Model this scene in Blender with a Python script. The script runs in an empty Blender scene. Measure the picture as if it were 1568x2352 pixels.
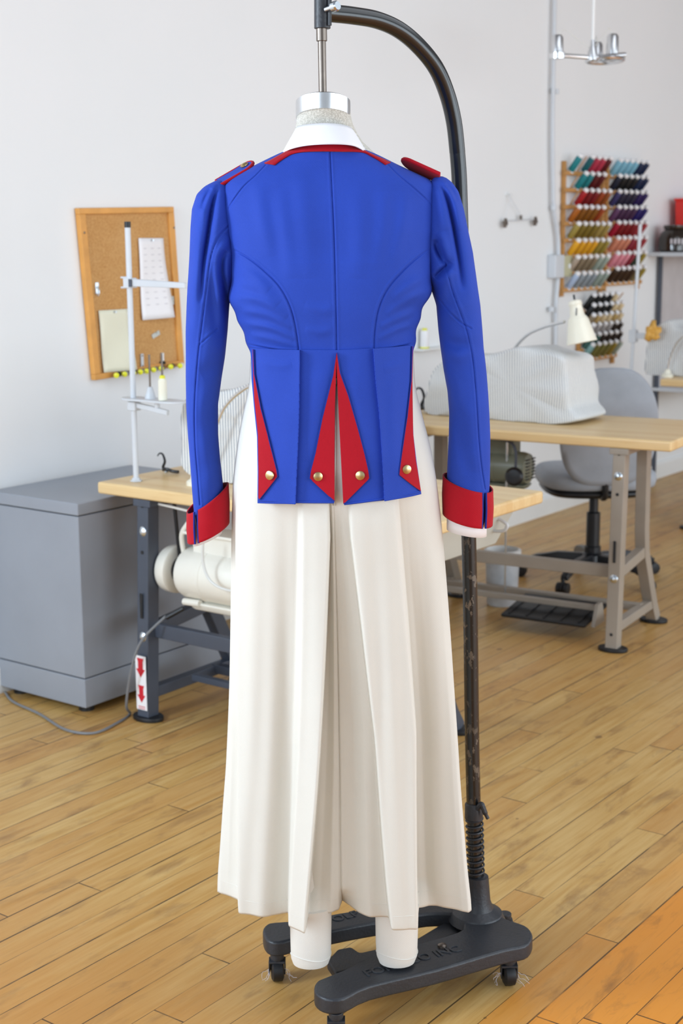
import bpy, bmesh, math, random
import numpy as np
from mathutils import Vector, Matrix
from math import sin, cos, pi, radians, sqrt, atan2, exp

random.seed(7)
rng = np.random.RandomState(5)
scn = bpy.context.scene
COL = scn.collection

# ------------------------------------------------------------------ camera
YAW = 0.636476
PITCH = 0.19
ROLL = -0.00694
cam_d = bpy.data.cameras.new('camera')
cam = bpy.data.objects.new('camera', cam_d); COL.objects.link(cam)
cam_d.sensor_fit = 'VERTICAL'; cam_d.sensor_height = 36.0; cam_d.sensor_width = 24.0
cam_d.lens = 3334.0/2352.0*36.0
cam_d.clip_start = 0.05
cam.matrix_world = (Matrix.Translation((0, 0, 1.5)) @ Matrix.Rotation(YAW, 4, 'Z')
                    @ Matrix.Rotation(pi/2 - PITCH, 4, 'X') @ Matrix.Rotation(ROLL, 4, 'Z'))
cam_d.dof.use_dof = True; cam_d.dof.focus_distance = 2.55; cam_d.dof.aperture_fstop = 6.3
scn.camera = cam

# ------------------------------------------------------------------ light and exposure
scn.view_settings.view_transform = 'Standard'
scn.view_settings.look = 'None'
scn.view_settings.gamma = 1.0
scn.view_settings.use_curve_mapping = False
scn.view_settings.exposure = 0.33
wld = bpy.data.worlds.new('world'); scn.world = wld; wld.use_nodes = True
bg = wld.node_tree.nodes['Background']
bg.inputs[0].default_value = (0.82, 0.91, 1.0, 1); bg.inputs[1].default_value = 0.5

def area(name, loc, target, sx, sy, power, col):
    l = bpy.data.lights.new(name, 'AREA'); l.shape = 'RECTANGLE'; l.size = sx; l.size_y = sy
    l.energy = power; l.color = col
    o = bpy.data.objects.new(name, l); COL.objects.link(o); o.location = loc
    d = Vector(target) - Vector(loc); o.rotation_euler = d.to_track_quat('-Z', 'Y').to_euler()
    return o
# tall windows of the wall behind the camera, the daylight of the open right-hand side, ceiling lamps
area('window_daylight_left', (-3.50, -0.4, 2.25), (-1.8, 2.2, 0.9), 1.0, 1.3, 92, (0.72, 0.86, 1.0))
area('window_daylight_front', (-1.8, -2.9, 1.8), (-3.4, 4, 0.8), 3.6, 2.2, 92, (0.74, 0.87, 1.0))
area('window_daylight_right', (3.9, 3.2, 1.5), (-3.6, 3.4, 0.4), 5.5, 2.4, 158, (0.80, 0.91, 1.0))
area('window_daylight_far', (3.0, 9.0, 2.2), (-3.5, 7.5, 1.0), 5.0, 2.6, 80, (0.86, 0.93, 1.0))
area('ceiling_lamps', (-0.6, 4.0, 3.95), (-0.9, 4.01, 0), 3.2, 7.0, 98, (0.84, 0.92, 1.0))

# ------------------------------------------------------------------ materials
def lin(c):
    if isinstance(c, str):
        c = [int(c[i:i+2], 16)/255 for i in (0, 2, 4)]
    return tuple(((v/12.92) if v <= 0.04045 else ((v+0.055)/1.055)**2.4) for v in c)

def newmat(name):
    m = bpy.data.materials.new(name); m.use_nodes = True
    nt = m.node_tree; b = nt.nodes['Principled BSDF']
    return m, nt, b

def mathn(nt, op, a, b=None, c=None):
    n = nt.nodes.new('ShaderNodeMath'); n.operation = op
    for i, v in enumerate((a, b, c)):
        if v is None: continue
        if isinstance(v, (int, float)): n.inputs[i].default_value = v
        else: nt.links.new(v, n.inputs[i])
    return n.outputs[0]

def mixc(nt, fac, a, b, mode='MIX'):
    n = nt.nodes.new('ShaderNodeMix'); n.data_type = 'RGBA'; n.blend_type = mode
    if isinstance(fac, (int, float)): n.inputs[0].default_value = fac
    else: nt.links.new(fac, n.inputs[0])
    for i, v in ((6, a), (7, b)):
        if isinstance(v, tuple): n.inputs[i].default_value = (*v[:3], 1)
        else: nt.links.new(v, n.inputs[i])
    return n.outputs[2]

def ramp(nt, fac, lo, hi):
    n = nt.nodes.new('ShaderNodeMapRange'); n.clamp = True
    nt.links.new(fac, n.inputs[0]); n.inputs[1].default_value = lo; n.inputs[2].default_value = hi
    return n.outputs[0]

def noise(nt, vec, scale, detail=3, rough=0.55, dist=0.0):
    n = nt.nodes.new('ShaderNodeTexNoise'); n.inputs['Scale'].default_value = scale
    n.inputs['Detail'].default_value = detail; n.inputs['Roughness'].default_value = rough
    n.inputs['Distortion'].default_value = dist
    if vec is not None: nt.links.new(vec, n.inputs['Vector'])
    return n.outputs[0]

def coord(nt, kind='Object'):
    n = nt.nodes.new('ShaderNodeTexCoord'); return n.outputs[kind]

def scaled(nt, vec, s, rot=None):
    n = nt.nodes.new('ShaderNodeMapping'); nt.links.new(vec, n.inputs[0])
    n.inputs['Scale'].default_value = s
    if rot: n.inputs['Rotation'].default_value = rot
    return n.outputs[0]

def bump(nt, b, h, strength=0.3, dist=0.002):
    n = nt.nodes.new('ShaderNodeBump'); n.inputs['Strength'].default_value = strength
    n.inputs['Distance'].default_value = dist; nt.links.new(h, n.inputs['Height'])
    nt.links.new(n.outputs[0], b.inputs['Normal'])

def mat(name, col, rough=0.5, metal=0.0, var=0.08, vscale=6.0, bmp=0.0, bscale=60.0, sheen=0.0, spec=0.5, coat=0.0):
    m, nt, b = newmat(name)
    c = lin(col); v = coord(nt)
    n = noise(nt, v, vscale, 4)
    b1 = tuple(max(0, x*(1-var)) for x in c); b2 = tuple(min(1, x*(1+var)) for x in c)
    nt.links.new(mixc(nt, ramp(nt, n, 0.3, 0.7), b1, b2), b.inputs['Base Color'])
    b.inputs['Roughness'].default_value = rough; b.inputs['Metallic'].default_value = metal
    b.inputs['Specular IOR Level'].default_value = spec
    b.inputs['Coat Weight'].default_value = coat
    if sheen:
        b.inputs['Sheen Weight'].default_value = sheen; b.inputs['Sheen Roughness'].default_value = 0.5
    if bmp: bump(nt, b, noise(nt, v, bscale, 3), bmp, 0.002)
    return m

def fabric(name, col, scale=900.0, bmp=0.25, sheen=0.2, var=0.06, wr=0.0, wscale=9.0, rough=0.75):
    """woven cloth: fine diagonal twill bump, optional soft crumple"""
    m, nt, b = newmat(name); c = lin(col); v = coord(nt)
    s = nt.nodes.new('ShaderNodeSeparateXYZ'); nt.links.new(v, s.inputs[0])
    d = mathn(nt, 'SINE', mathn(nt, 'MULTIPLY', mathn(nt, 'ADD', s.outputs[0], s.outputs[2]), scale*1.6))
    e = mathn(nt, 'SINE', mathn(nt, 'MULTIPLY', mathn(nt, 'SUBTRACT', s.outputs[0], s.outputs[2]), scale*0.8))
    w = mathn(nt, 'MULTIPLY', mathn(nt, 'ADD', d, e), 0.25)
    n = noise(nt, v, 14, 5)
    f = noise(nt, v, 700, 1)
    fac = mathn(nt, 'ADD', mathn(nt, 'MULTIPLY', n, 0.5), mathn(nt, 'MULTIPLY', f, 0.5))
    b1 = tuple(x*(1-var) for x in c); b2 = tuple(min(1, x*(1+var)) for x in c)
    nt.links.new(mixc(nt, ramp(nt, fac, 0.35, 0.65), b1, b2), b.inputs['Base Color'])
    b.inputs['Roughness'].default_value = rough
    b.inputs['Specular IOR Level'].default_value = 0.22
    b.inputs['Sheen Weight'].default_value = sheen; b.inputs['Sheen Roughness'].default_value = 0.4
    h = mathn(nt, 'MULTIPLY', w, 0.06)
    if wr:
        h = mathn(nt, 'ADD', h, mathn(nt, 'MULTIPLY', noise(nt, scaled(nt, v, (1, 1, 0.5)), wscale, 2, 0.4, 0.6), wr*8))
    bump(nt, b, h, bmp, 0.004)
    return m

M = {}
M['blue'] = fabric('blue_wool', '2846AC', sheen=0.03, wr=0.35, wscale=11, bmp=0.35)
M['blue_dark'] = fabric('blue_facing', '1D2E86', sheen=0.1)
M['red'] = fabric('red_cotton', 'AE0C20', sheen=0.1, wr=0.25, wscale=14)
M['cream'] = fabric('cream_crepe', 'DFDCD3', sheen=0.05, var=0.015, wr=0.2, wscale=6, bmp=0.2)
M['white_cotton'] = fabric('white_cotton', 'EFEDEF', sheen=0.05, var=0.01, wr=0.1)
M['muslin'] = fabric('leg_muslin', 'E2DED6', sheen=0.05, var=0.02, wr=0.3, wscale=20)
M['brass'] = mat('satin_brass', 'CDB684', 0.30, 1.0, 0.04)
M['alu'] = mat('brushed_aluminium', 'D9DADC', 0.27, 1.0, 0.04, 30)
M['steel'] = mat('dark_steel_rod', '7A7068', 0.35, 1.0, 0.15, 40)
M['zinc'] = mat('zinc_bolt', 'D3DBE2', 0.25, 1.0, 0.05)
M['chrome'] = mat('chrome', 'E2E4E6', 0.15, 1.0, 0.02)
M['black_iron'] = mat('black_cast_iron', '2C2E33', 0.42, 0.0, 0.2, 9, 0.35, 160, spec=0.5)
M['rubber'] = mat('black_rubber', '17181B', 0.45, 0, 0.1)
M['black_plastic'] = mat('black_plastic', '1B1C20', 0.35, 0, 0.1)
M['grey_metal'] = mat('grey_painted_steel', '92969E', 0.42, 0, 0.04, 4, 0.05, 90)
M['light_grey'] = mat('light_grey_paint', 'CFD2D6', 0.4, 0, 0.03)
M['slate'] = mat('slate_blue_grey_paint', '454B57', 0.45, 0, 0.08, 8)
M['taupe'] = mat('taupe_paint', '9C9184', 0.45, 0, 0.06, 8)
M['taupe_dark'] = mat('worn_taupe_paint', '7C7164', 0.5, 0, 0.12, 8)
M['cream_enamel'] = mat('cream_enamel', 'E6E2D6', 0.3, 0, 0.04)
M['olive_enamel'] = mat('olive_grey_enamel', '7C8070', 0.35, 0, 0.08)
M['panel_grey'] = mat('pale_grey_pan', 'C4C6BF', 0.5, 0, 0.04)
M['paper'] = mat('white_paper', 'F0ECEC', 0.8, 0, 0.02, 8, 0.1, 20)
M['paper_yellow'] = mat('yellowed_paper', 'EAE6CE', 0.8, 0, 0.02, 8, 0.1, 20)
M['print'] = mat('faded_print', 'C9C3C6', 0.8)
M['pine'] = mat('pine_frame', 'DB9C4E', 0.5, 0, 0.12, 12)
M['rack_wood'] = mat('rack_wood', 'BE8A4C', 0.55, 0, 0.12, 12)
M['yellow'] = mat('yellow_plastic', 'E2DE28', 0.4)
M['spool_core'] = mat('white_spool_cone', 'F4F2F2', 0.4, 0, 0.02)
M['red_plastic'] = mat('red_box', 'E12A20', 0.4, 0, 0.04)
M['glass_dark'] = mat('dark_jar_glass', '2A2019', 0.08, 0, 0.1, spec=0.7)
M['seat_fabric'] = fabric('grey_upholstery', 'A3A8B0', scale=400, sheen=0.2, var=0.10)
M['ochre'] = mat('ochre_ribbon', 'D9A44A', 0.5, 0, 0.15)
M['white_paint'] = mat('white_paint', 'E9E9E7', 0.5, 0, 0.02)
M['lamp_white'] = mat('ivory_lamp_enamel', 'EFEAD8', 0.3, 0, 0.02)
M['white_cord'] = mat('white_cable', 'DDDCD6', 0.4)
M['grey_cord'] = mat('grey_cable', '77787A', 0.5)
M['red_sign'] = mat('red_print', 'CF2030', 0.5, 0, 0.03)
M['lint'] = mat('lint', 'D5CDD3', 0.9, 0, 0.1)
M['olive_tag'] = mat('khaki_switch', 'BDB996', 0.5)

def m_floor():
    m, nt, b = newmat('worn_maple_boards')
    v = coord(nt)
    s = nt.nodes.new('ShaderNodeSeparateXYZ'); nt.links.new(v, s.inputs[0])
    X, Y = s.outputs[0], s.outputs[1]
    PW = 0.0775
    r = mathn(nt, 'DIVIDE', X, PW)
    ri = mathn(nt, 'FLOOR', r); rf = mathn(nt, 'FRACT', r)
    wn = nt.nodes.new('ShaderNodeTexWhiteNoise'); wn.noise_dimensions = '1D'; nt.links.new(ri, wn.inputs['W'])
    q = mathn(nt, 'DIVIDE', mathn(nt, 'ADD', Y, mathn(nt, 'MULTIPLY', wn.outputs[0], 7.3)), 1.35)
    qi = mathn(nt, 'FLOOR', q); qf = mathn(nt, 'FRACT', q)
    cmb = nt.nodes.new('ShaderNodeCombineXYZ'); nt.links.new(ri, cmb.inputs[0]); nt.links.new(qi, cmb.inputs[1])
    wn2 = nt.nodes.new('ShaderNodeTexWhiteNoise'); wn2.noise_dimensions = '2D'; nt.links.new(cmb.outputs[0], wn2.inputs['Vector'])
    pv = wn2.outputs[0]
    # grain
    off = nt.nodes.new('ShaderNodeVectorMath'); off.operation = 'ADD'; nt.links.new(v, off.inputs[0])
    sc = nt.nodes.new('ShaderNodeVectorMath'); sc.operation = 'SCALE'; nt.links.new(wn2.outputs[1], sc.inputs[0]); sc.inputs['Scale'].default_value = 9
    nt.links.new(sc.outputs[0], off.inputs[1])
    g = noise(nt, scaled(nt, off.outputs[0], (26, 1.6, 1)), 2.2, 6, 0.6, 0.4)
    g2 = noise(nt, scaled(nt, off.outputs[0], (90, 5, 1)), 2.0, 3, 0.6)
    wear = noise(nt, scaled(nt, v, (1.4, 0.8, 1)), 1.5, 4, 0.55, 0.3)
    stain = noise(nt, scaled(nt, off.outputs[0], (9, 3.0, 1)), 1.7, 5, 0.6, 0.4)
    pale, mid, dark, orange = lin('D2AE70'), lin('BA8C46'), lin('7E5426'), lin('E39030')
    c = mixc(nt, ramp(nt, g, 0.28, 0.72), mid, pale)
    c = mixc(nt, mathn(nt, 'MULTIPLY', ramp(nt, pv, 0.35, 1.0), 0.50), c, lin('B88040'))
    c = mixc(nt, mathn(nt, 'MULTIPLY', ramp(nt, wear, 0.50, 0.72), 0.5), c, lin('B07C3C'))
    # the strip along the wall side of this line still keeps its orange varnish
    zone = mathn(nt, 'ADD', mathn(nt, 'MULTIPLY', ri, PW), mathn(nt, 'MULTIPLY', wear, 0.3))
    c = mixc(nt, mathn(nt, 'MULTIPLY', ramp(nt, zone, -1.22, -1.10), 0.9), c, orange)
    trod = ramp(nt, mathn(nt, 'ADD', Y, mathn(nt, 'MULTIPLY', stain, 0.5)), 2.6, 2.0)
    c = mixc(nt, mathn(nt, 'MULTIPLY', trod, 0.66), c, lin('BE8038'))
    c = mixc(nt, mathn(nt, 'MULTIPLY', ramp(nt, g2, 0.55, 0.8), 0.22), c, dark)
    c = mixc(nt, mathn(nt, 'MULTIPLY', ramp(nt, stain, 0.55, 0.74), 0.6), c, lin('7B5431'))
    spots = nt.nodes.new('ShaderNodeTexVoronoi'); spots.feature = 'F1'
    nt.links.new(scaled(nt, v, (7, 5, 1)), spots.inputs['Vector']); spots.inputs['Scale'].default_value = 1.0
    rnd = nt.nodes.new('ShaderNodeSeparateColor'); nt.links.new(spots.outputs['Color'], rnd.inputs[0])
    rad = mathn(nt, 'MULTIPLY', ramp(nt, rnd.outputs[0], 0.62, 1.0), 0.09)
    sp = mathn(nt, 'LESS_THAN', spots.outputs['Distance'], rad)
    c = mixc(nt, mathn(nt, 'MULTIPLY', sp, 0.55), c, lin('5E4028'))
    # joints
    e1 = mathn(nt, 'MINIMUM', rf, mathn(nt, 'SUBTRACT', 1.0, rf))
    wn3 = nt.nodes.new('ShaderNodeTexWhiteNoise'); wn3.noise_dimensions = '1D'
    nt.links.new(mathn(nt, 'ROUND', r), wn3.inputs['W'])
    gw = mathn(nt, 'ADD', mathn(nt, 'MULTIPLY', mathn(nt, 'MULTIPLY', wn3.outputs[0], wn3.outputs[0]), 0.024), 0.009)
    j1 = mathn(nt, 'LESS_THAN', e1, gw)
    e2 = mathn(nt, 'MINIMUM', qf, mathn(nt, 'SUBTRACT', 1.0, qf))
    j2 = mathn(nt, 'LESS_THAN', e2, 0.0013)
    gn = noise(nt, scaled(nt, v, (3, 3, 1)), 1.6, 3)
    j = mathn(nt, 'MULTIPLY', mathn(nt, 'MAXIMUM', j1, j2), ramp(nt, gn, 0.25, 0.50))
    c = mixc(nt, mathn(nt, 'MULTIPLY', j, 0.85), c, lin('33241A'))
    nt.links.new(c, b.inputs['Base Color'])
    rr = mathn(nt, 'ADD', mathn(nt, 'MULTIPLY', wear, 0.25), 0.26)
    nt.links.new(rr, b.inputs['Roughness'])
    b.inputs['Specular IOR Level'].default_value = 0.4
    bump(nt, b, mathn(nt, 'SUBTRACT', mathn(nt, 'MULTIPLY', g2, 0.15), j), 0.25, 0.002)
    return m
M['floor'] = m_floor()

def m_wall():
    m, nt, b = newmat('painted_plaster')
    v = coord(nt)
    c = mixc(nt, ramp(nt, noise(nt, v, 1.3, 3), 0.3, 0.7), lin('EBECEC'), lin('EEEEEE'))
    vo = nt.nodes.new('ShaderNodeTexVoronoi'); nt.links.new(scaled(nt, v, (1, 2.2, 1.9)), vo.inputs['Vector'])
    rn = nt.nodes.new('ShaderNodeSeparateColor'); nt.links.new(vo.outputs['Color'], rn.inputs[0])
    sp = mathn(nt, 'LESS_THAN', mathn(nt, 'ADD', vo.outputs['Distance'], mathn(nt, 'MULTIPLY', noise(nt, v, 60, 2), 0.03)), mathn(nt, 'MULTIPLY', ramp(nt, rn.outputs[0], 0.5, 1.0), 0.045))
    c = mixc(nt, mathn(nt, 'MULTIPLY', sp, 0.35), c, lin('A8A49E'))
    nt.links.new(c, b.inputs['Base Color']); b.inputs['Roughness'].default_value = 0.55
    b.inputs['Specular IOR Level'].default_value = 0.25
    bump(nt, b, noise(nt, v, 3, 4), 0.15, 0.01)
    return m
M['wall'] = m_wall()

def m_beech(name='maple_butcher_block'):
    m, nt, b = newmat(name)
    v = coord(nt)
    s = nt.nodes.new('ShaderNodeSeparateXYZ'); nt.links.new(v, s.inputs[0])
    ri = mathn(nt, 'FLOOR', mathn(nt, 'DIVIDE', s.outputs[1], 0.035))
    wn = nt.nodes.new('ShaderNodeTexWhiteNoise'); wn.noise_dimensions = '1D'; nt.links.new(ri, wn.inputs['W'])
    g = noise(nt, scaled(nt, v, (3, 40, 40)), 2.0, 4)
    c = mixc(nt, wn.outputs[0], lin('DDB880'), lin('E8CB98'))
    c = mixc(nt, mathn(nt, 'MULTIPLY', ramp(nt, g, 0.5, 0.8), 0.4), c, lin('C99B5E'))
    nt.links.new(c, b.inputs['Base Color']); b.inputs['Roughness'].default_value = 0.35
    return m
M['beech'] = m_beech()

def m_cork():
    m, nt, b = newmat('cork')
    v = coord(nt)
    c = mixc(nt, ramp(nt, noise(nt, v, 160, 4, 0.7), 0.35, 0.7), lin('B98246'), lin('D3A468'))
    c = mixc(nt, mathn(nt, 'MULTIPLY', ramp(nt, noise(nt, v, 5, 3), 0.4, 0.7), 0.3), c, lin('D9B27C'))
    nt.links.new(c, b.inputs['Base Color']); b.inputs['Roughness'].default_value = 0.85
    return m
M['cork'] = m_cork()

def m_ticking():
    m, nt, b = newmat('striped_ticking')
    v = coord(nt)
    s = nt.nodes.new('ShaderNodeSeparateXYZ'); nt.links.new(v, s.inputs[0])
    t = mathn(nt, 'FRACT', mathn(nt, 'DIVIDE', mathn(nt, 'ADD', s.outputs[0], mathn(nt, 'MULTIPLY', s.outputs[1], 1.0)), 0.0108))
    st = mathn(nt, 'GREATER_THAN', t, 0.64)
    c = mixc(nt, mathn(nt, 'MULTIPLY', st, 0.85), lin('EAE8E3'), lin('76808F'))
    nt.links.new(c, b.inputs['Base Color']); b.inputs['Roughness'].default_value = 0.85
    bump(nt, b, noise(nt, v, 12, 3), 0.3, 0.01)
    return m
M['ticking'] = m_ticking()

def m_pole():
    m, nt, b = newmat('chipped_black_paint')
    v = coord(nt)
    s = nt.nodes.new('ShaderNodeSeparateXYZ'); nt.links.new(v, s.inputs[0])
    n = noise(nt, scaled(nt, v, (1, 1, 0.55)), 70, 4, 0.6)
    low = mathn(nt, 'MULTIPLY', mathn(nt, 'LESS_THAN', s.outputs[2], 1.05), mathn(nt, 'GREATER_THAN', s.outputs[2], 0.22))
    chip = mathn(nt, 'MULTIPLY', ramp(nt, n, 0.555, 0.60), mathn(nt, 'MULTIPLY', low, ramp(nt, noise(nt, v, 5, 2), 0.42, 0.6)))
    nt.links.new(mixc(nt, chip, lin('16191B'), lin('6E6050')), b.inputs['Base Color'])
    nt.links.new(mathn(nt, 'ADD', mathn(nt, 'MULTIPLY', chip, 0.35), 0.22), b.inputs['Roughness'])
    b.inputs['Specular IOR Level'].default_value = 0.6
    return m
M['pole'] = m_pole()

def m_linen():
    m, nt, b = newmat('grey_linen_canvas')
    v = coord(nt)
    n = noise(nt, v, 420, 4, 0.75)
    nt.links.new(mixc(nt, ramp(nt, n, 0.42, 0.62), lin('B9B4A8'), lin('E2DED4')), b.inputs['Base Color'])
    b.inputs['Roughness'].default_value = 0.9
    bump(nt, b, n, 0.5, 0.002)
    return m
M['linen'] = m_linen()

# ------------------------------------------------------------------ mesh helpers
class MB:
    """collects shapes, then links them as ONE mesh object"""
    def __init__(s): s.v = []; s.f = []
    def add(s, vs, fs):
        o = len(s.v); s.v += [tuple(map(float, p)) for p in vs]; s.f += [tuple(i+o for i in f) for f in fs]; return s
    def box(s, c, d, rz=0, rx=0, ry=0):
        R = Matrix.Rotation(rz, 3, 'Z') @ Matrix.Rotation(ry, 3, 'Y') @ Matrix.Rotation(rx, 3, 'X')
        vs = [Vector(c) + R @ Vector((x*d[0]/2, y*d[1]/2, z*d[2]/2)) for x in (-1, 1) for y in (-1, 1) for z in (-1, 1)]
        return s.add(vs, [(0,1,3,2),(4,6,7,5),(0,4,5,1),(2,3,7,6),(0,2,6,4),(1,5,7,3)])
    def bb(s, x0, x1, y0, y1, z0, z1):
        return s.box(((x0+x1)/2, (y0+y1)/2, (z0+z1)/2), (x1-x0, y1-y0, z1-z0))
    def tube(s, P, r, n=12, cap=True, closed=False):
        P = [Vector(p) for p in P]; m = len(P)
        rs = r if isinstance(r, (list, tuple)) else [r]*m
        T = []
        for i in range(m):
            if closed: t = P[(i+1) % m]-P[i-1]
            else: t = P[min(i+1, m-1)]-P[max(i-1, 0)]
            T.append(t.normalized() if t.length > 1e-9 else Vector((0, 0, 1)))
        a = Vector((1, 0, 0)) if abs(T[0].x) < 0.9 else Vector((0, 1, 0))
        N = (a - T[0]*a.dot(T[0])).normalized(); vs = []
        for i in range(m):
            N = (N - T[i]*N.dot(T[i])).normalized(); B = T[i].cross(N)
            for k in range(n):
                w = 2*pi*k/n; vs.append(P[i] + (N*cos(w)+B*sin(w))*rs[i])
        fs = []
        for i in range(m if closed else m-1):
            j = (i+1) % m
            for k in range(n):
                l = (k+1) % n; fs.append((i*n+k, i*n+l, j*n+l, j*n+k))
        if cap and not closed:
            fs.append(tuple(range(n-1, -1, -1))); fs.append(tuple((m-1)*n+k for k in range(n)))
        return s.add(vs, fs)
    def cyl(s, a, b, r, r2=None, n=20):
        return s.tube([a, b], [r, r if r2 is None else r2], n)
    def lathe(s, prof, c=(0, 0, 0), axis=(0, 0, 1), n=28, cap=True):
        """prof: list of (radius, height along the axis)"""
        ax = Vector(axis).normalized(); a = Vector((1, 0, 0)) if abs(ax.x) < 0.9 else Vector((0, 1, 0))
        U = (a-ax*a.dot(ax)).normalized(); V = ax.cross(U); c = Vector(c); vs = []
        for r, h in prof:
            for k in range(n):
                w = 2*pi*k/n; vs.append(c+ax*h+(U*cos(w)+V*sin(w))*max(r, 1e-5))
        fs = [(i*n+k, i*n+(k+1) % n, (i+1)*n+(k+1) % n, (i+1)*n+k) for i in range(len(prof)-1) for k in range(n)]
        if cap:
            fs.append(tuple(range(n-1, -1, -1))); m = len(prof)-1; fs.append(tuple(m*n+k for k in range(n)))
        return s.add(vs, fs)
    def prism(s, poly, z0, z1, axis='z'):
        """poly of 2D points extruded along an axis ('z': xy->z, 'y': xz->y, 'x': yz->x)"""
        n = len(poly)
        def P(a, b, h): return (a, b, h) if axis == 'z' else ((a, h, b) if axis == 'y' else (h, a, b))
        vs = [P(a, b, z0) for a, b in poly]+[P(a, b, z1) for a, b in poly]
        return s.add(vs, [tuple(range(n-1, -1, -1)), tuple(range(n, 2*n))]+[(i, (i+1) % n, n+(i+1) % n, n+i) for i in range(n)])
    def loft(s, rings, cap=True, closed=True):
        n = len(rings[0]); vs = [p for r in rings for p in r]
        kk = n if closed else n-1
        fs = [(i*n+k, i*n+(k+1) % n, (i+1)*n+(k+1) % n, (i+1)*n+k) for i in range(len(rings)-1) for k in range(kk)]
        if cap and closed:
            fs.append(tuple(range(n-1, -1, -1))); m = len(rings)-1; fs.append(tuple(m*n+k for k in range(n)))
        return s.add(vs, fs)
    def shift(s, d):
        s.v = [(a+d[0], b+d[1], c+d[2]) for a, b, c in s.v]; return s

def finish(o, m, bev=0.0, smooth=True, angle=35, solid=0.0, sub=0, fixn=True, segs=2):
    me = o.data
    if fixn:
        bm = bmesh.new(); bm.from_mesh(me); bmesh.ops.recalc_face_normals(bm, faces=bm.faces); bm.to_mesh(me); bm.free()
    if m is not None:
        me.materials.append(m if not isinstance(m, str) else M[m])
    if smooth:
        me.polygons.foreach_set('use_smooth', [True]*len(me.polygons))
        if not bev: me.set_sharp_from_angle(angle=radians(angle))
    if solid:
        k = o.modifiers.new('thickness', 'SOLIDIFY'); k.thickness = solid; k.offset = 0
    if bev:
        k = o.modifiers.new('bevel', 'BEVEL'); k.width = bev; k.segments = segs; k.limit_method = 'ANGLE'
        k.angle_limit = radians(40); k.harden_normals = False
        k.miter_outer = 'MITER_ARC'
        w = o.modifiers.new('wn', 'WEIGHTED_NORMAL'); w.keep_sharp = True
    if sub:
        k = o.modifiers.new('subdivision', 'SUBSURF'); k.levels = sub; k.render_levels = sub
    me.update()
    return o

def obj(name, mb, m, parent=None, **kw):
    me = bpy.data.meshes.new(name); me.from_pydata(mb.v, [], mb.f); me.update()
    o = bpy.data.objects.new(name, me); COL.objects.link(o)
    if parent is not None: o.parent = parent
    return finish(o, m, **kw)

def grid(name, P, m, parent=None, closed=False, capends=False, **kw):
    """P: array rows x cols x 3"""
    P = np.asarray(P, dtype=float); r, c = P.shape[:2]
    i = np.arange(r-1)[:, None]; k = np.arange(c if closed else c-1)[None, :]; l = (k+1) % c
    F = np.stack([i*c+k, i*c+l, (i+1)*c+l, (i+1)*c+k], -1).reshape(-1, 4)
    me = bpy.data.meshes.new(name)
    me.from_pydata(P.reshape(-1, 3).tolist(), [], F.tolist()); me.update()
    o = bpy.data.objects.new(name, me); COL.objects.link(o)
    if parent is not None: o.parent = parent
    return finish(o, m, fixn=False, angle=80, **kw)

def tag(o, label=None, cat=None, group=None, kind=None):
    if label: o['label'] = label
    if cat: o['category'] = cat
    if group: o['group'] = group
    if kind: o['kind'] = kind
    return o

def thing(name, label, cat, loc=(0, 0, 0), rz=0, group=None):
    o = bpy.data.objects.new(name, None); COL.objects.link(o); o.empty_display_size = 0.05
    o.location = loc; o.rotation_euler = (0, 0, rz)
    return tag(o, label, cat, group)

def copy_tree(o, parent=None):
    c = o.copy(); COL.objects.link(c); c.parent = parent
    for ch in list(o.children): copy_tree(ch, c)
    return c

def smoothp(P, n=8, closed=False):
    """Catmull-Rom through the points"""
    P = [Vector(p) for p in P]; out = []; m = len(P)
    for i in range(m if closed else m-1):
        g = (lambda k: P[k % m]) if closed else (lambda k: P[max(0, min(m-1, k))])
        a, b, c, d = g(i-1), g(i), g(i+1), g(i+2)
        for j in range(n):
            t = j/n
            out.append(0.5*((2*b)+(c-a)*t+(2*a-5*b+4*c-d)*t*t+(3*b-a-3*c+d)*t**3))
    if not closed: out.append(P[-1])
    return out

# ------------------------------------------------------------------ the room
WX = -3.69
def struct(name, mb, m, **kw):
    o = obj(name, mb, m, **kw); o['kind'] = 'structure'; return o
struct('floor', MB().bb(-3.85, 4.2, -3.2, 13.2, -0.06, 0), 'floor', smooth=False)
struct('wall_left', MB().bb(WX-0.16, WX, -3.2, 13.2, 0, 4.0), 'wall', smooth=False)
struct('wall_back', MB().bb(WX, 4.2, 13.0, 13.2, 0, 4.0), 'wall', smooth=False)
struct('ceiling', MB().bb(-3.85, 4.2, -3.2, 13.2, 4.0, 4.1), mat('grey_ceiling', '8A9099', 0.8), smooth=False)
struct('baseboard_left', MB().prism([(WX, 0), (WX+0.018, 0), (WX+0.018, 0.085), (WX+0.01, 0.1), (WX, 0.1)], -3.2, 13.0, 'y'), 'white_paint', smooth=False)

# ------------------------------------------------------------------ conduit on the wall
c = thing('electrical_conduit', 'light grey conduit pipe running down the wall beside the thread racks', 'conduit', (WX, 6.8, 0))
cp = [(WX+0.025, y, z) for y, z in [(6.7509,3.1713),(6.7907,2.2206),(6.8106,1.7458),(6.8255,1.6140),(6.8576,1.5255),(6.8805,1.4360),(6.8836,1.2558),(6.8703,1.1201),(6.8753,0.8911)]]
cp += [(WX+0.025, cp[-1][1], 0.4)]
cp[0] = (WX+0.025, cp[1][1], 4.0)
obj('pipe', MB().tube(smoothp(cp, 6), 0.011, 12).shift((-WX, -6.8, 0)), 'light_grey', c)
for z in (2.2, 1.62, 1.1): obj('clamp', MB().tube([(0.025, 0.02+0.0*z, z-0.012), (0.025, 0.02, z+0.012)], 0.016, 12), 'light_grey', c)
jb = thing('switch_box', 'grey metal switch box with khaki cover on the conduit', 'switch box', (WX, 6.86, 1.32))
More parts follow.
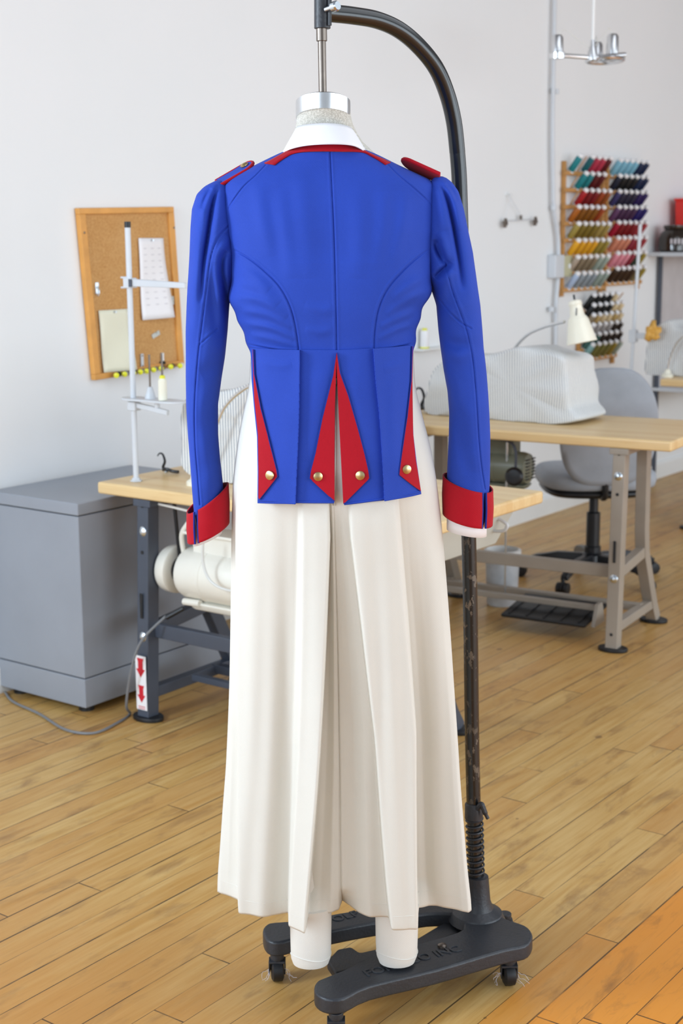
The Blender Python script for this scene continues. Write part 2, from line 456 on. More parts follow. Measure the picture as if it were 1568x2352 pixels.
obj('box_body', MB().bb(0, 0.05, -0.05, 0.05, -0.06, 0.06), 'light_grey', jb, bev=0.006)
cv = obj('cover_plate', MB().bb(0, 0.045, 0.055, 0.15, -0.055, 0.055), 'olive_tag', jb, bev=0.004)
obj('toggle', MB().bb(0.045, 0.056, 0.095, 0.11, -0.012, 0.012), 'white_paint', cv, bev=0.002)

# ------------------------------------------------------------------ cork board and what is pinned to it
cork = thing('cork_board', 'wooden framed cork notice board leaning crooked on the white wall', 'notice board', (WX, 3.76, 1.0))
BQ = [(3.4888,1.5880),(3.9548,1.5969),(3.9892,1.0223),(3.5337,1.0041)]
def brd(u, v, x):   # position on the slightly crooked board, u along, v down
    (y0, z0), (y1, z1), (y2, z2), (y3, z3) = BQ
    y = (y0*(1-u)+y1*u)*(1-v)+(y3*(1-u)+y2*u)*v; z = (z0*(1-u)+z1*u)*(1-v)+(z3*(1-u)+z2*u)*v
    return (x, y-3.76, z-1.0)
def brdbox(u0, u1, v0, v1, x0, x1):
    cs = [(u0, v0), (u1, v0), (u1, v1), (u0, v1)]
    return MB().add([brd(u, v, x0) for u, v in cs]+[brd(u, v, x1) for u, v in cs],
                    [(3,2,1,0), (4,5,6,7), (0,1,5,4), (1,2,6,5), (2,3,7,6), (3,0,4,7)])
obj('cork_panel', brdbox(0.03, 0.97, 0.02, 0.98, 0.004, 0.014), 'cork', cork, smooth=False)
for q in ((0, 1, 0, 0.035), (0, 1, 0.965, 1), (0, 0.06, 0.035, 0.965), (0.94, 1, 0.035, 0.965)):
    obj('frame_rail', brdbox(*q, 0.002, 0.024), 'pine', cork, bev=0.002)
for u, v in ((0.03, 0.14), (0.985, 0.13)):
    obj('screw', MB().lathe([(0.004, 0), (0.004, 0.001), (0.002, 0.002)], brd(u, v, 0.024), (1, 0, 0), 10), 'steel', cork)

def sheet(name, quad, m, label, curl, parts=None):
    """a hanging sheet of paper: quad of wall (y, z) corners TL TR BR BL, curling off the board"""
    (a, b, c_, d) = quad; t = thing(name, label, 'paper', (WX+0.016, a[0], a[1]))
    P = np.zeros((14, 8, 3))
    for i in range(14):
        for j in range(8):
            v, u = i/13, j/7
            y = (a[0]*(1-u)+b[0]*u)*(1-v)+(d[0]*(1-u)+c_[0]*u)*v; z = (a[1]*(1-u)+b[1]*u)*(1-v)+(d[1]*(1-u)+c_[1]*u)*v
            P[i, j] = (0.003+curl*v*v*(0.4+u)+0.002*sin(6*v+3*u), y-a[0], z-a[1])
    grid('sheet', P, m, t, solid=0.0006)
    k = thing_pin(t, ((b[0]-a[0])/2, -0.008))
    return t, P
def thing_pin(t, yz):
    return obj('push_pin', MB().lathe([(0.004, 0), (0.004, 0.003), (0.0022, 0.005), (0.0035, 0.011)], (0.003, yz[0], yz[1]), (1, 0, 0), 10), 'zinc', t)
sheet('paper_sheet', [(3.5651,1.2424),(3.7132,1.2417),(3.7267,1.0267),(3.5766,1.0278)], 'paper_yellow', 'yellowish blank sheet pinned low on the left of the cork board', 0.012)
pt, PP = sheet('paper_sheet', [(3.7729,1.4865),(3.8997,1.4856),(3.9241,1.2022),(3.7746,1.1988)], 'paper', 'long white sheet with faint print pinned high on the cork board', 0.016)
for s_ in range(3):
    mb = MB()
    for r in range(2, 12):
        a = PP[r, 1+s_*2]; b_ = PP[r, 2+s_*2]
        mb.box(((a[0]+b_[0])/2+0.0008, (a[1]+b_[1])/2, a[2]+0.008), (0.0003, abs(b_[1]-a[1])*0.8, 0.0022))
    obj('print_column', mb, 'print', pt, smooth=False)
for (y, z), nm, lab in zip([(3.5650,1.3184),(3.9359,1.2617),(3.8482,1.1434)], ('chain_hook', 'paper_tag', 'paper_tag'),
        ('small metal hook hanging at the left of the cork board', 'small white tag near the right frame of the cork board', 'small grey tag tilted in the lower middle of the cork board')):
    t = thing(nm, lab, 'hook' if nm == 'chain_hook' else 'tag', (WX+0.014, y, z))
    if nm == 'chain_hook':
        obj('hook_plate', MB().bb(0, 0.004, -0.008, 0.008, -0.02, 0.02), 'zinc', t, bev=0.001)
        obj('wire_loop', MB().tube(smoothp([(0.006, 0.005*cos(a)*1.4, -0.01+0.016*sin(a)) for a in np.linspace(0, 2*pi, 8)[:-1]], 4, True), 0.0012, 6, closed=True), 'zinc', t)
    else:
        obj('tag_card', MB().box((0.003, 0, 0), (0.003, 0.022, 0.03) if z > 1.2 else (0.003, 0.04, 0.016), rx=0 if z > 1.2 else 0.35), 'panel_grey', t, smooth=False)
        obj('push_pin', MB().lathe([(0.003, 0), (0.003, 0.002), (0.002, 0.006)], (0.004, 0, 0.006), (1, 0, 0), 8), 'zinc', t)
bobs = [(3.6503,1.0173),(3.6891,1.0173),(3.7329,1.0184),(3.7683,1.0188),(3.7997,1.0194),(3.8359,1.0213),(3.8748,1.0231),(3.9258,1.0256),(3.9751,1.0250)]
sc_ = ['black', 'grey', 'brown', 'grey', 'brown', 'grey', 'brown', 'dark brown', 'white']
scm = {'black': '17171B', 'grey': '8D8F93', 'brown': '6E5A4C', 'dark brown': '4A3A30', 'white': 'E8E6DE'}
for i, (y, z) in enumerate(bobs):
    nth = ['first', 'second', 'third', 'fourth', 'fifth', 'sixth', 'seventh', 'eighth', 'ninth'][i]
    t = thing('thread_bobbin', '%s thread bobbin with yellow cap, %s from the left on the cork board rail' % (sc_[i], nth), 'bobbin', (WX+0.024, y, z), 0, 'bobbins along the bottom rail of the cork board')
    key = 'bob_'+sc_[i]
    if key not in M: M[key] = mat(key.replace(' ', '_')+'_thread', scm[sc_[i]], 0.7, 0, 0.1, 200)
    L = 0.045 if i else 0.05
    obj('thread', MB().lathe([(0.0075, 0), (0.0085, 0.003), (0.0085, L-0.003), (0.0075, L)], (0, 0, 0), (0.55, -0.83, 0), 16), M[key], t)
    obj('cap', MB().lathe([(0.0095, L), (0.0095, L+0.004), (0.005, L+0.006)] if i else [(0.0095, -0.004), (0.0095, 0)], (0, 0, 0), (0.55, -0.83, 0), 16), 'yellow', t)
    if i == 0: obj('cap', MB().lathe([(0.0095, L), (0.0095, L+0.004), (0.005, L+0.006)], (0, 0, 0), (0.55, -0.83, 0), 16), 'yellow', t)
t = thing('glue_stick', 'small white tube with black foot low on the cork board', 'tube', (WX+0.02, *[(3.8755,1.0405)][0]))
obj('tube_body', MB().cyl((0, 0, 0.005), (0, 0, 0.035), 0.006), 'white_paint', t); obj('tube_cap', MB().lathe([(0.011, -0.006), (0.012, 0), (0.007, 0.006)], n=14), 'rubber', t)
t = thing('metal_latch', 'narrow white metal latch strip behind the thread stand pole', 'latch', (WX+0.016, *[(3.7723,1.0544)][0]))
obj('latch_plate', MB().bb(0, 0.004, -0.007, 0.007, -0.025, 0.025), 'light_grey', t, bev=0.001)
for z in (-0.018, 0.018): obj('screw', MB().lathe([(0.003, 0), (0.002, 0.002)], (0.004, 0, z), (1, 0, 0), 8), 'steel', t)

# ------------------------------------------------------------------ thread racks on the wall
ORD = ['first', 'second', 'third', 'fourth', 'fifth', 'sixth', 'seventh', 'eighth']
TC = dict(teal='157E84', dteal='0E5F68', rose='B4304A', maroon='5A0E14', red='A8101A', darkred='7C0A14', rust='9A3E16', rustbrown='8F4A1C',
          orangebrown='A85C14', ochrebrown='85500E', khaki='9E8A40', olivegold='7E6A24', lightgold='A08A48', yellow='E3A41E', olive='9A8636',
          beige='A89684', taupe='86765E', sage='9DAA9E', lblue='A9B9D2', bluegrey='8E98A0', sagegrey='94A298', sky='7DB6CC', navy='0E2348',
          inkblack='070C12', dnavy='0B1830', slatepurple='363466', darkslate='26243C', purple='2A1A58', plum='5E3A62', darkplum='46284A', indigo='241A66',
          crimson='A2062E', brick='9E3038', salmon='D08468', pink='E08C9A', rosewood='8E2C3C', dgreen='38483A', dbrown='3A2412', brownolive='7A6A48',
          black='0E1214', charcoal='14181E', cream='DDC59A', tan='C2A266', grey='A8A4A4', umber='2E2422', tealgrey='3E6660', mist='7FA6A4', moss='7E7A40')
NM = dict(dteal='dark teal', darkred='dark red', rustbrown='rust brown', orangebrown='orange brown', ochrebrown='ochre brown', olivegold='olive gold', lightgold='light gold',
          lblue='light blue', bluegrey='blue grey', sagegrey='sage grey', sky='sky blue', inkblack='ink black', dnavy='dark navy', slatepurple='slate purple', darkslate='dark slate',
          darkplum='dark plum', dgreen='dark green', dbrown='dark brown', brownolive='brownish olive', tealgrey='teal grey')
for k, v_ in TC.items():
    m, nt, b = newmat('thread_'+k); c0 = lin(v_); vv = coord(nt)
    w = nt.nodes.new('ShaderNodeTexWave'); w.inputs['Scale'].default_value = 160; w.bands_direction = 'Z'; nt.links.new(vv, w.inputs['Vector'])
    nt.links.new(mixc(nt, w.outputs['Fac'], tuple(x*0.9 for x in c0), tuple(min(1, x*1.1) for x in c0)), b.inputs['Base Color'])
    b.inputs['Roughness'].default_value = 0.45; M['t_'+k] = m
# one spool of each colour, built upright: tapered thread body, white cone showing at both ends
def spool_meshes():
    r = 0.0168
    body = MB().lathe([(r*0.9, 0.006), (r*1.04, 0.010), (r*1.04, 0.075), (r*0.92, 0.088), (r*0.75, 0.092)], n=18)
    core = MB().lathe([(r*1.12, 0.0), (r*1.12, 0.005), (r*0.8, 0.006)], n=18)
    tip = MB().lathe([(r*0.74, 0.088), (r*0.84, 0.093), (r*0.86, 0.102), (r*0.62, 0.107), (0.001, 0.108)], n=18)
    return body, core, tip
_b, _c, _t = spool_meshes()
core0 = None
proto = {}
AX = Vector((0.065, 0.0, 0.085)).normalized()
ROTQ = AX.to_track_quat('Z', 'Y')
def spool(col, Y, Z, rack, row, pos):
    global core0
    if col not in proto:
        o = obj('thread_spool', _b, M['t_'+col]); cc = obj('cone_base', _c, 'spool_core', o); ct = obj('cone_tip', _t, 'spool_core', o); proto[col] = (o, cc, ct); new = o
    else:
        po = proto[col][0]; new = po.copy(); COL.objects.link(new)
        for pc in proto[col][1:]:
            nc = pc.copy(); COL.objects.link(nc); nc.parent = new
    new.location = (WX+0.022, Y, Z); new.rotation_mode = 'QUATERNION'; new.rotation_quaternion = ROTQ
    tag(new, '%s thread spool, %s from left in %s row of %s rack' % (NM.get(col, col), ORD[pos], ORD[row], rack), 'thread spool', 'thread spools on the %s wall rack' % rack)
def rack(label, Y0, Y1, Z0, Z1, rows, posts, ys):
    yc = (Y0+Y1)/2
    t = thing('thread_rack', label, 'thread rack', (WX, yc, Z0))
    for y in posts: obj('post', MB().bb(0.002, 0.022, y-yc-0.011, y-yc+0.011, 0, Z1-Z0), 'rack_wood', t, bev=0.002)
    for z in rows:
        rl = obj('rail', MB().bb(0.012, 0.032, Y0-yc, Y1-yc, z-Z0-0.012, z-Z0+0.010), 'rack_wood', t, bev=0.002)
        for i in range(int((Y1-Y0)/0.068)):
            y = ys-yc+i*0.0705
            if y < Y1-yc: obj('peg', MB().cyl((0.022, y, z-Z0+0.008), (0.022+0.065*0.9, y, z-Z0+0.008+0.085*0.9), 0.0035, n=6), 'rack_wood', rl)
    return t
LA = ['teal,,dteal,rose,rose,maroon', ',teal,teal,maroon,maroon,', ',red,darkred,darkred,rust,rustbrown', 'orangebrown,ochrebrown,ochrebrown,ochrebrown,rust,',
      'khaki,olivegold,olivegold,olivegold,lightgold,lightgold', 'yellow,yellow,yellow,yellow,olive,olive', 'beige,taupe,taupe,taupe,sage,sage', 'lblue,bluegrey,bluegrey,bluegrey,sagegrey,sagegrey']
LB = ['sky,sky,sky,sky,navy,navy', 'dnavy,inkblack,inkblack,inkblack,navy,navy', 'slatepurple,darkslate,darkslate,darkslate,purple,purple', 'plum,darkplum,darkplum,darkplum,indigo,indigo',
      'crimson,darkred,darkred,darkred,brick,brick', 'salmon,salmon,salmon,rosewood,brick,brick', 'pink,pink,pink,rosewood,dgreen,olive', 'dbrown,dbrown,dbrown,dbrown,brownolive,olive']
LC = ['black,black,black,black,cream', 'charcoal,black,black,black,cream,cream', 'taupe,tan,cream,cream,tan,cream', 'grey,grey,grey,grey,umber,umber', 'tealgrey,tealgrey,umber,umber,umber,umber', 'mist,moss,moss,moss,olive,sage']
rowA = [1.800-0.0865*i for i in range(8)]
rowB = [1.795-0.0835*i for i in range(8)]
rowC = [1.075-0.0535*i for i in range(6)]
rack('wooden wall thread rack with teal to light blue spools', 6.93, 7.42, 1.16, 1.86, rowA, (6.95, 7.40), 7.0)
rack('wooden wall thread rack with sky blue to brown spools', 7.43, 7.90, 1.17, 1.86, rowB, (7.45, 7.88), 7.475)
rack('small wooden wall thread rack with black and grey spools behind the ivory lamp', 7.14, 7.60, 0.76, 1.12, rowC, (7.16, 7.58), 7.20)
for name, L_, rws, y0 in (('upper left', LA, rowA, 7.0), ('upper right', LB, rowB, 7.475), ('lower', LC, rowC, 7.20)):
    for r, line in enumerate(L_):
        for p, cn in enumerate(line.split(',')):
            if cn: spool(cn, y0+0.0705*p, rws[r]+0.008, name, r, p)

# ------------------------------------------------------------------ clip hanger on the wall, light track
hk = [(6.3800,1.6795)][0]
t = thing('wall_hook', 'small white wall hook above the clear clip hanger', 'hook', (WX, hk[0], hk[1]))
obj('hook_base', MB().lathe([(0.012, 0), (0.012, 0.004), (0.008, 0.007)], axis=(1, 0, 0), n=14), 'white_paint', t)
obj('hook_tip', MB().tube(smoothp([(0.005, 0, 0.01), (0.016, 0, -0.004), (0.024, 0, -0.006), (0.028, 0, 0.006)], 4), 0.0025, 8), 'white_paint', t)
t = thing('clip_hanger', 'thin clear hanger with two dark metal clips hanging on the wall', 'hanger', (WX, hk[0], hk[1]-0.005))
(ya, za), (yb, zb), (yc_, zc) = [(6.3284,1.5510),(6.6296,1.5603),(6.4869,1.5749)]
L = lambda y, z, x=0.022: (x, y-hk[0], z-hk[1]+0.005)
obj('hook_wire', MB().tube(smoothp([(0.024, 0.012, 0.0), (0.024, 0, 0.008), (0.024, -0.01, -0.004), L(yc_-0.03, zc+0.03), L(yc_, zc)], 6), 0.0016, 6), 'light_grey', t)
obj('hanger_bar', MB().tube([L(ya, za), L(yb, zb)], 0.0028, 8), 'light_grey', t)
obj('side_wire', MB().tube([(0.022, 0.0, -0.01), L(ya, za)], 0.0011, 6), 'light_grey', t)
for y, z in ((ya, za), (yb, zb)):
    k = obj('clip', MB().box(L(y, z-0.016), (0.014, 0.018, 0.03), rx=0.15).box(L(y-0.008, z-0.002, 0.026), (0.012, 0.005, 0.034), rx=-0.4).box(L(y+0.008, z-0.002, 0.026), (0.012, 0.005, 0.034), rx=0.4), 'steel', t, bev=0.001)
obj('swivel', MB().box(L(yc_, zc-0.005), (0.01, 0.014, 0.022)), 'steel', t, bev=0.001)

LP = Vector((-2.85, 5.61, 2.20))
t = thing('spotlight_track', 'silver spotlight cluster hanging on a thin white rod', 'spotlight', LP)
obj('hanging_rod', MB().cyl((0, 0, 0), (0, 0, 4.0-LP.z), 0.0065), 'white_paint', t)
obj('hub', MB().lathe([(0.012, -0.015), (0.02, -0.01), (0.02, 0.02), (0.010, 0.05), (0.008, 0.07)], n=16), 'alu', t)
vr = Vector((cos(YAW), sin(YAW), 0)); vf = Vector((-sin(YAW), cos(YAW), 0))
obj('track_bar', MB().tube([vr*-0.17+Vector((0, 0, 0.012)), vr*0, vr*0.15+vf*0.08+Vector((0, 0, 0.02))], 0.009, 10), 'alu', t)
obj('track_ring', MB().tube([vr*(0.07+0.075*cos(a))+vf*(0.1+0.11*sin(a))+Vector((0, 0, 0.0)) for a in np.linspace(0, 2*pi, 25)[:-1]], 0.008, 8, closed=True), 'alu', t)
for p, hgt in ((vr*-0.145, 0.085), (vr*0.10+vf*0.10, 0.10), (vr*0.045+vf*0.16, 0.075)):
    h = obj('lamp_head', MB().lathe([(0.012, -0.01), (0.030, -0.006), (0.031, 0.016), (0.026, 0.02), (0.024, hgt-0.01), (0.017, hgt)], (p.x, p.y, 0.005), n=20), 'alu', t)
    obj('lens_ring', MB().lathe([(0.033, -0.008), (0.034, 0.012), (0.031, 0.014)], (p.x, p.y, 0.004), n=20), 'chrome', h)
    obj('cable', MB().tube(smoothp([p+Vector((0, 0, hgt)), p*0.8+Vector((0, 0, hgt+0.025)), p*0.4+Vector((0, 0, hgt*0.8)), Vector((0, 0, 0.03))], 6), 0.002, 6), 'white_cord', h)

# ------------------------------------------------------------------ shelf with jar and box, far right on the wall
t = thing('wall_shelf', 'pale grey metal shelf unit on the wall at the far right', 'shelf', (WX, 8.6, 0))
obj('shelf_board', MB().bb(0.0, 0.3, -0.57, 0.9, 1.352, 1.376), 'light_grey', t, bev=0.003)
obj('shelf_board', MB().bb(0.0, 0.3, -0.45, 0.9, 0.55, 0.57), 'light_grey', t, bev=0.003)
obj('back_panel', MB().bb(0.004, 0.012, -0.40, 0.9, 0.57, 1.352), mat('pinkish_grey_panel', 'C2BCBC', 0.6), t, smooth=False)
obj('post', MB().bb(0.012, 0.032, -0.445, -0.415, 0, 1.352), 'slate', t, bev=0.002)
obj('post', MB().bb(0.27, 0.3, 0.86, 0.89, 0, 1.352), 'slate', t, bev=0.002)
jy = 8.14
t = thing('storage_jar', 'dark brown glass jar with pale embossed front on the wall shelf', 'jar', (WX+0.12, jy, 1.376))
obj('jar_body', MB().lathe([(0.085, 0), (0.095, 0.01), (0.095, 0.08), (0.082, 0.11), (0.062, 0.128), (0.058, 0.135)], n=36), 'glass_dark', t)
obj('lid', MB().lathe([(0.066, 0.133), (0.068, 0.136), (0.068, 0.152), (0.062, 0.156), (0.02, 0.157)], n=30), 'glass_dark', t)
mb = MB()
for i in range(4):
    a = radians(-78+i*13); mb.box((0.0955*cos(a), 0.0955*sin(a), 0.062), (0.004, 0.013, 0.03), rz=a)
obj('embossing', mb, 'print', t, bev=0.002)
t = thing('plastic_tub', 'red tapered plastic tub standing behind the dark jar', 'tub', (WX+0.13, 8.40, 1.376))
obj('tub_body', MB().loft([[(x*k, y*k, z) for x, y in ((-0.085, -0.11), (0.085, -0.11), (0.085, 0.2), (-0.085, 0.2))] for z, k in ((0, 0.9), (0.30, 1.0))]), 'red_plastic', t, bev=0.008)
obj('rim', MB().loft([[(x*k, y*k, z) for x, y in ((-0.085, -0.11), (0.085, -0.11), (0.085, 0.2), (-0.085, 0.2))] for z, k in ((0.298, 1.05), (0.312, 1.05))]), 'red_plastic', t, bev=0.003)

# ------------------------------------------------------------------ grey cabinet
t = thing('metal_cabinet', 'low grey steel cabinet standing against the wall at the left', 'cabinet', (-3.475, 3.375, 0))
x0, x1, y0, y1 = -0.205, 0.205, -0.32, 0.33
obj('body', MB().bb(x0+.002, x1-.002, y0+.002, y1-.002, 0.122, 0.643), 'grey_metal', t, bev=0.003)
obj('lid', MB().bb(x0, x1, y0, y1, 0.646, 0.685), 'grey_metal', t, bev=0.004)
obj('plinth', MB().bb(x0, x1, y0, y1, 0.025, 0.119), 'grey_metal', t, bev=0.003)
for x, y in ((x0+.05, y0+.05), (x1-.05, y0+.05), (x0+.05, y1-.05), (x1-.05, y1-.05)):
    obj('foot', MB().cyl((x, y, 0), (x, y, 0.026), 0.025), 'rubber', t)

# ------------------------------------------------------------------ industrial sewing tables
def make_table(label, loc, rz, L, D, H, m, group, sticker=False):
    t = thing('sewing_table', label, 'sewing table', loc, rz, group)
    TH = 0.038
    obj('tabletop', MB().prism([(0, 0.0), (L, 0.0), (L, D), (0, D)], H-TH, H), 'beech', t, bev=0.008, segs=3)
    hh = H-TH
    for i, xc in enumerate((0.19, L-0.19)):
        lf = obj('leg', MB().add(*channel([(xc, 0.0, 0.012), (xc, 0.03, hh)], 0.046, 0.05)), m, t, bev=0.003)
        mb = MB(); mb.add(*channel([(xc, 0.46, 0.012), (xc, 0.42, 0.07), (xc, 0.30, 0.30), (xc, 0.285, 0.40), (xc, 0.28, hh)], 0.042, 0.05))
        lr = obj('leg', mb, m, t, bev=0.003)
        for par, y in ((lf, 0.0), (lr, 0.46)):
            obj('foot_pad', MB().prism([(xc+0.055*cos(a), y+0.04*sin(a)) for a in np.linspace(0, 2*pi, 25)[:-1]], 0, 0.014), 'rubber', par, bev=0.003)
        for z in (hh-0.10, 0.27):
            obj('bolt', MB().lathe([(0.015, 0), (0.016, 0.002), (0.011, 0.006), (0.004, 0.009)], (xc, -0.023+0.03*z/hh, z), (0, -1, 0), 18), 'zinc', lf)
        for z in (hh-0.165, hh-0.02, 0.065):
            obj('bolt_hole', MB().lathe([(0.006, 0), (0.006, 0.001)], (xc, -0.0255+0.03*z/hh, z), (0, -1, 0), 12), 'rubber', lf)
        obj('slot', MB().bb(xc-0.005, xc+0.005, -0.0165, -0.0145, 0.33, 0.41), 'rubber', lf, bev=0.004)
        obj('side_brace', MB().add(*channel([(xc, 0.02, 0.285), (xc, 0.30, 0.315)], 0.035, 0.04)), m, t, bev=0.003)
        obj('side_brace', MB().add(*channel([(xc, 0.02, 0.085), (xc, 0.43, 0.085)], 0.035, 0.035)), m, t, bev=0.003)
        obj('top_bracket', MB().bb(xc-0.035, xc+0.035, -0.0, 0.45, hh-0.022, hh), m, t, bev=0.002)
    obj('crossbar', MB().bb(0.19, L-0.19, 0.018, 0.045, 0.265, 0.31), m, t, bev=0.003)
    obj('crossbar', MB().bb(0.19, L-0.19, 0.30, 0.33, 0.075, 0.105), m, t, bev=0.003)
    pb = obj('treadle_bar', MB().bb(0.25, L-0.3, 0.14, 0.165, 0.10, 0.12), m, t, bev=0.002)
    obj('bracket', MB().prism([(0.09, 0.05), (0.20, 0.05), (0.17, 0.13), (0.13, 0.13)], L-0.31, L-0.295, 'x'), m, pb, bev=0.001)
    pd = obj('treadle', MB().box((L*0.60, 0.17, 0.075), (0.34, 0.24, 0.014), rx=0.12), 'rubber' if m != 'slate' else 'slate', t, bev=0.004)
    mb = MB()
    for i in range(5): mb.box((L*0.60-0.14+i*0.07, 0.16, 0.083), (0.006, 0.2, 0.003), rx=0.12)
    obj('tread_rib', mb, 'rubber' if m != 'slate' else 'slate', pd, smooth=False)
    obj('pitman_rod', MB().cyl((L*0.42, 0.2, 0.09), (L*0.42, 0.2, hh), 0.004, n=8), 'zinc', t)
    return t
def channel(path, w, d):
    """box section (w along x, d along y/z) following a path in the yz plane"""
    P = [Vector(p) for p in path]; n = len(P); vs = []
    for i in range(n):
        tt = (P[min(i+1, n-1)]-P[max(i-1, 0)]).normalized(); nn = Vector((0, tt.z, -tt.y))
        k = d/2
        for sx, sn in ((-1, -1), (1, -1), (1, 1), (-1, 1)): vs.append(P[i]+Vector((sx*w/2, 0, 0))+nn*sn*k)
    fs = [(i*4+k, i*4+(k+1) % 4, i*4+4+(k+1) % 4, i*4+4+k) for i in range(n-1) for k in range(4)]+[(3, 2, 1, 0), tuple((n-1)*4+k for k in range(4))]
    return vs, fs
G = 'industrial sewing tables'
LT = make_table('sewing table with dark slate legs and a pale wooden top behind the dress form', (-3.28, 3.15, 0), 0, 1.23, 0.64, 0.74, 'slate', G)
RT = make_table('sewing table with taupe steel legs at the right beside the grey chair', (-3.26, 4.57, 0), 0.108, 1.22, 0.60, 0.78, 'taupe', G)
T3 = make_table('farthest sewing table at the right edge with a striped machine cover', (-3.08, 6.90, 0), 0.05, 1.22, 0.55, 0.76, 'taupe_dark', G)

# red and white arrow sign taped to the dark front leg
t = thing('arrow_sticker', 'white sticker with red arrows on the dark table leg', 'sticker', (-3.09, 3.1235, 0.03))
obj('sticker_sheet', MB().box((0.0, 0.0, 0.095), (0.044, 0.0012, 0.175)), 'paper', t, smooth=False)
mb = MB()
for zz, s in ((0.175, 1.0), (0.087, 0.9)):
    mb.prism([(x*s, zz+z*s) for x, z in ((-0.014, 0.0), (0.014, 0.0), (0.010, -0.012), (0.010, -0.035), (0.019, -0.035), (0.0, -0.062), (-0.019, -0.035), (-0.010, -0.035), (-0.010, -0.012))], -0.0014, -0.0009, 'y')
for z in (0.018, 0.012): mb.box((0, -0.001, z), (0.028, 0.0008, 0.002))
obj('arrow_print', mb, 'red_sign', t, smooth=False)
t['label'] = 'white sticker with red arrows on the dark table leg'

# oil pan under the front table, its knee bar bracket
t = thing('drip_pan', 'pale grey sheet metal pan hanging under the right end of the near table', 'pan', (-2.3, 3.45, 0.702))
obj('pan_body', MB().loft([[(-0.34, -0.24, z1*0-0.0), (0.215, -0.24, 0), (0.215, 0.24, 0), (-0.34, 0.24, 0)] if z1 == 0 else [(-0.34, -0.22, z1), (0.17, -0.22, z1), (0.17, 0.20, z1), (-0.34, 0.20, z1)] for z1 in (0, -0.11)]), 'panel_grey', t, bev=0.006)
obj('catch', MB().tube(smoothp([(0.20, 0.15, -0.02), (0.235, 0.15, -0.035), (0.225, 0.15, -0.055), (0.19, 0.15, -0.06)], 4), 0.005, 8), 'light_grey', t)

def motor(name, label, x0, x1, Y, Z, r, m, disc, ang=0.0):
    t = thing(name, label, 'motor', (x0, Y, Z), ang)
    L = x1-x0
    obj('housing', MB().lathe([(r*0.55, 0), (r*0.92, 0.012), (r, 0.03), (r, L*0.36), (r*1.03, L*0.37), (r*1.03, L*0.40), (r, L*0.41), (r, L-0.03), (r*0.9, L-0.008), (r*0.5, L)], axis=(1, 0, 0), n=40), m, t)
    mb = MB()
    for i in range(7):
        for s in (-1, 1):
            a = i*0.22-0.66; mb.box((L+0.0005, s*r*0.42, r*a*0.9), (0.004, r*0.5, r*0.07))
    obj('vent_slot', mb, 'rubber', t)
    obj('mount', MB().bb(L*0.2, L*0.75, -0.035, 0.035, r*0.85, r+0.05).bb(L*0.1, L*0.85, -0.05, 0.05, r+0.045, r+0.055), m, t, bev=0.003)
    obj('base_tray', MB().loft([[(L*0.12, -r*0.7, -r*0.95), (L*0.98, -r*0.7, -r*0.95), (L*0.98, r*0.7, -r*0.95), (L*0.12, r*0.7, -r*0.95)], [(L*0.22, -r*0.5, -r*1.28), (L*0.9, -r*0.5, -r*1.28), (L*0.9, r*0.5, -r*1.28), (L*0.22, r*0.5, -r*1.28)]]), m, t, bev=0.008)
    if disc:
        d = obj('belt_guard', MB().lathe([(r*0.2, -0.075), (r*0.86, -0.072), (r*0.9, -0.06), (r*0.9, -0.035), (r*0.8, -0.03)], axis=(1, 0, 0), n=36), 'cream_enamel', t)
        obj('pulley', MB().lathe([(r*0.5, -0.03), (r*0.55, -0.022), (r*0.4, -0.016), (r*0.55, -0.010), (r*0.5, 0)], axis=(1, 0, 0), n=24), 'black_plastic', t)
        obj('drive_belt', MB().box((-0.018, -0.02, r*1.35), (0.010, 0.009, r*2.6), ry=0.0, rx=0.10), 'rubber', t, bev=0.002)
        obj('clutch_arm', MB().tube(smoothp([(0.01, -r*0.3, r*0.8), (0.02, -r*0.5, r*1.5), (0.05, -r*0.5, r*2.0)], 5), 0.008, 8).tube([(0.03, -r*0.6, -r*1.0), (0.10, -r*0.65, -r*0.95)], 0.011, 10), 'cream_enamel', t)
    return t
(mx, mz), = [(-3.0726,0.5213)]
motor('clutch_motor', 'cream sewing machine motor hanging under the near table', -2.99, -2.70, 3.24, 0.475, 0.083, 'cream_enamel', True)
motor('clutch_motor', 'olive green motor hanging under the taupe legged table', -2.93, -2.70, 4.86, 0.60, 0.064, 'olive_enamel', False, 0.108)
t = thing('knee_lifter', 'round black knee lifter pad on a bent rod under the taupe legged table', 'knee lifter', (-2.68, 4.72, 0.595))
obj('pad', MB().lathe([(0.002, -0.016), (0.026, -0.012), (0.036, 0.0), (0.026, 0.010), (0.002, 0.013)], axis=(0.25, -1, 0.1), n=28), 'black_plastic', t)
obj('rod', MB().tube(smoothp([(0, 0.01, 0.02), (0, 0.01, 0.09), (-0.02, 0.01, 0.125), (-0.08, 0.01, 0.135), (-0.2, 0.02, 0.14)], 5), 0.0055, 10), 'slate', t)

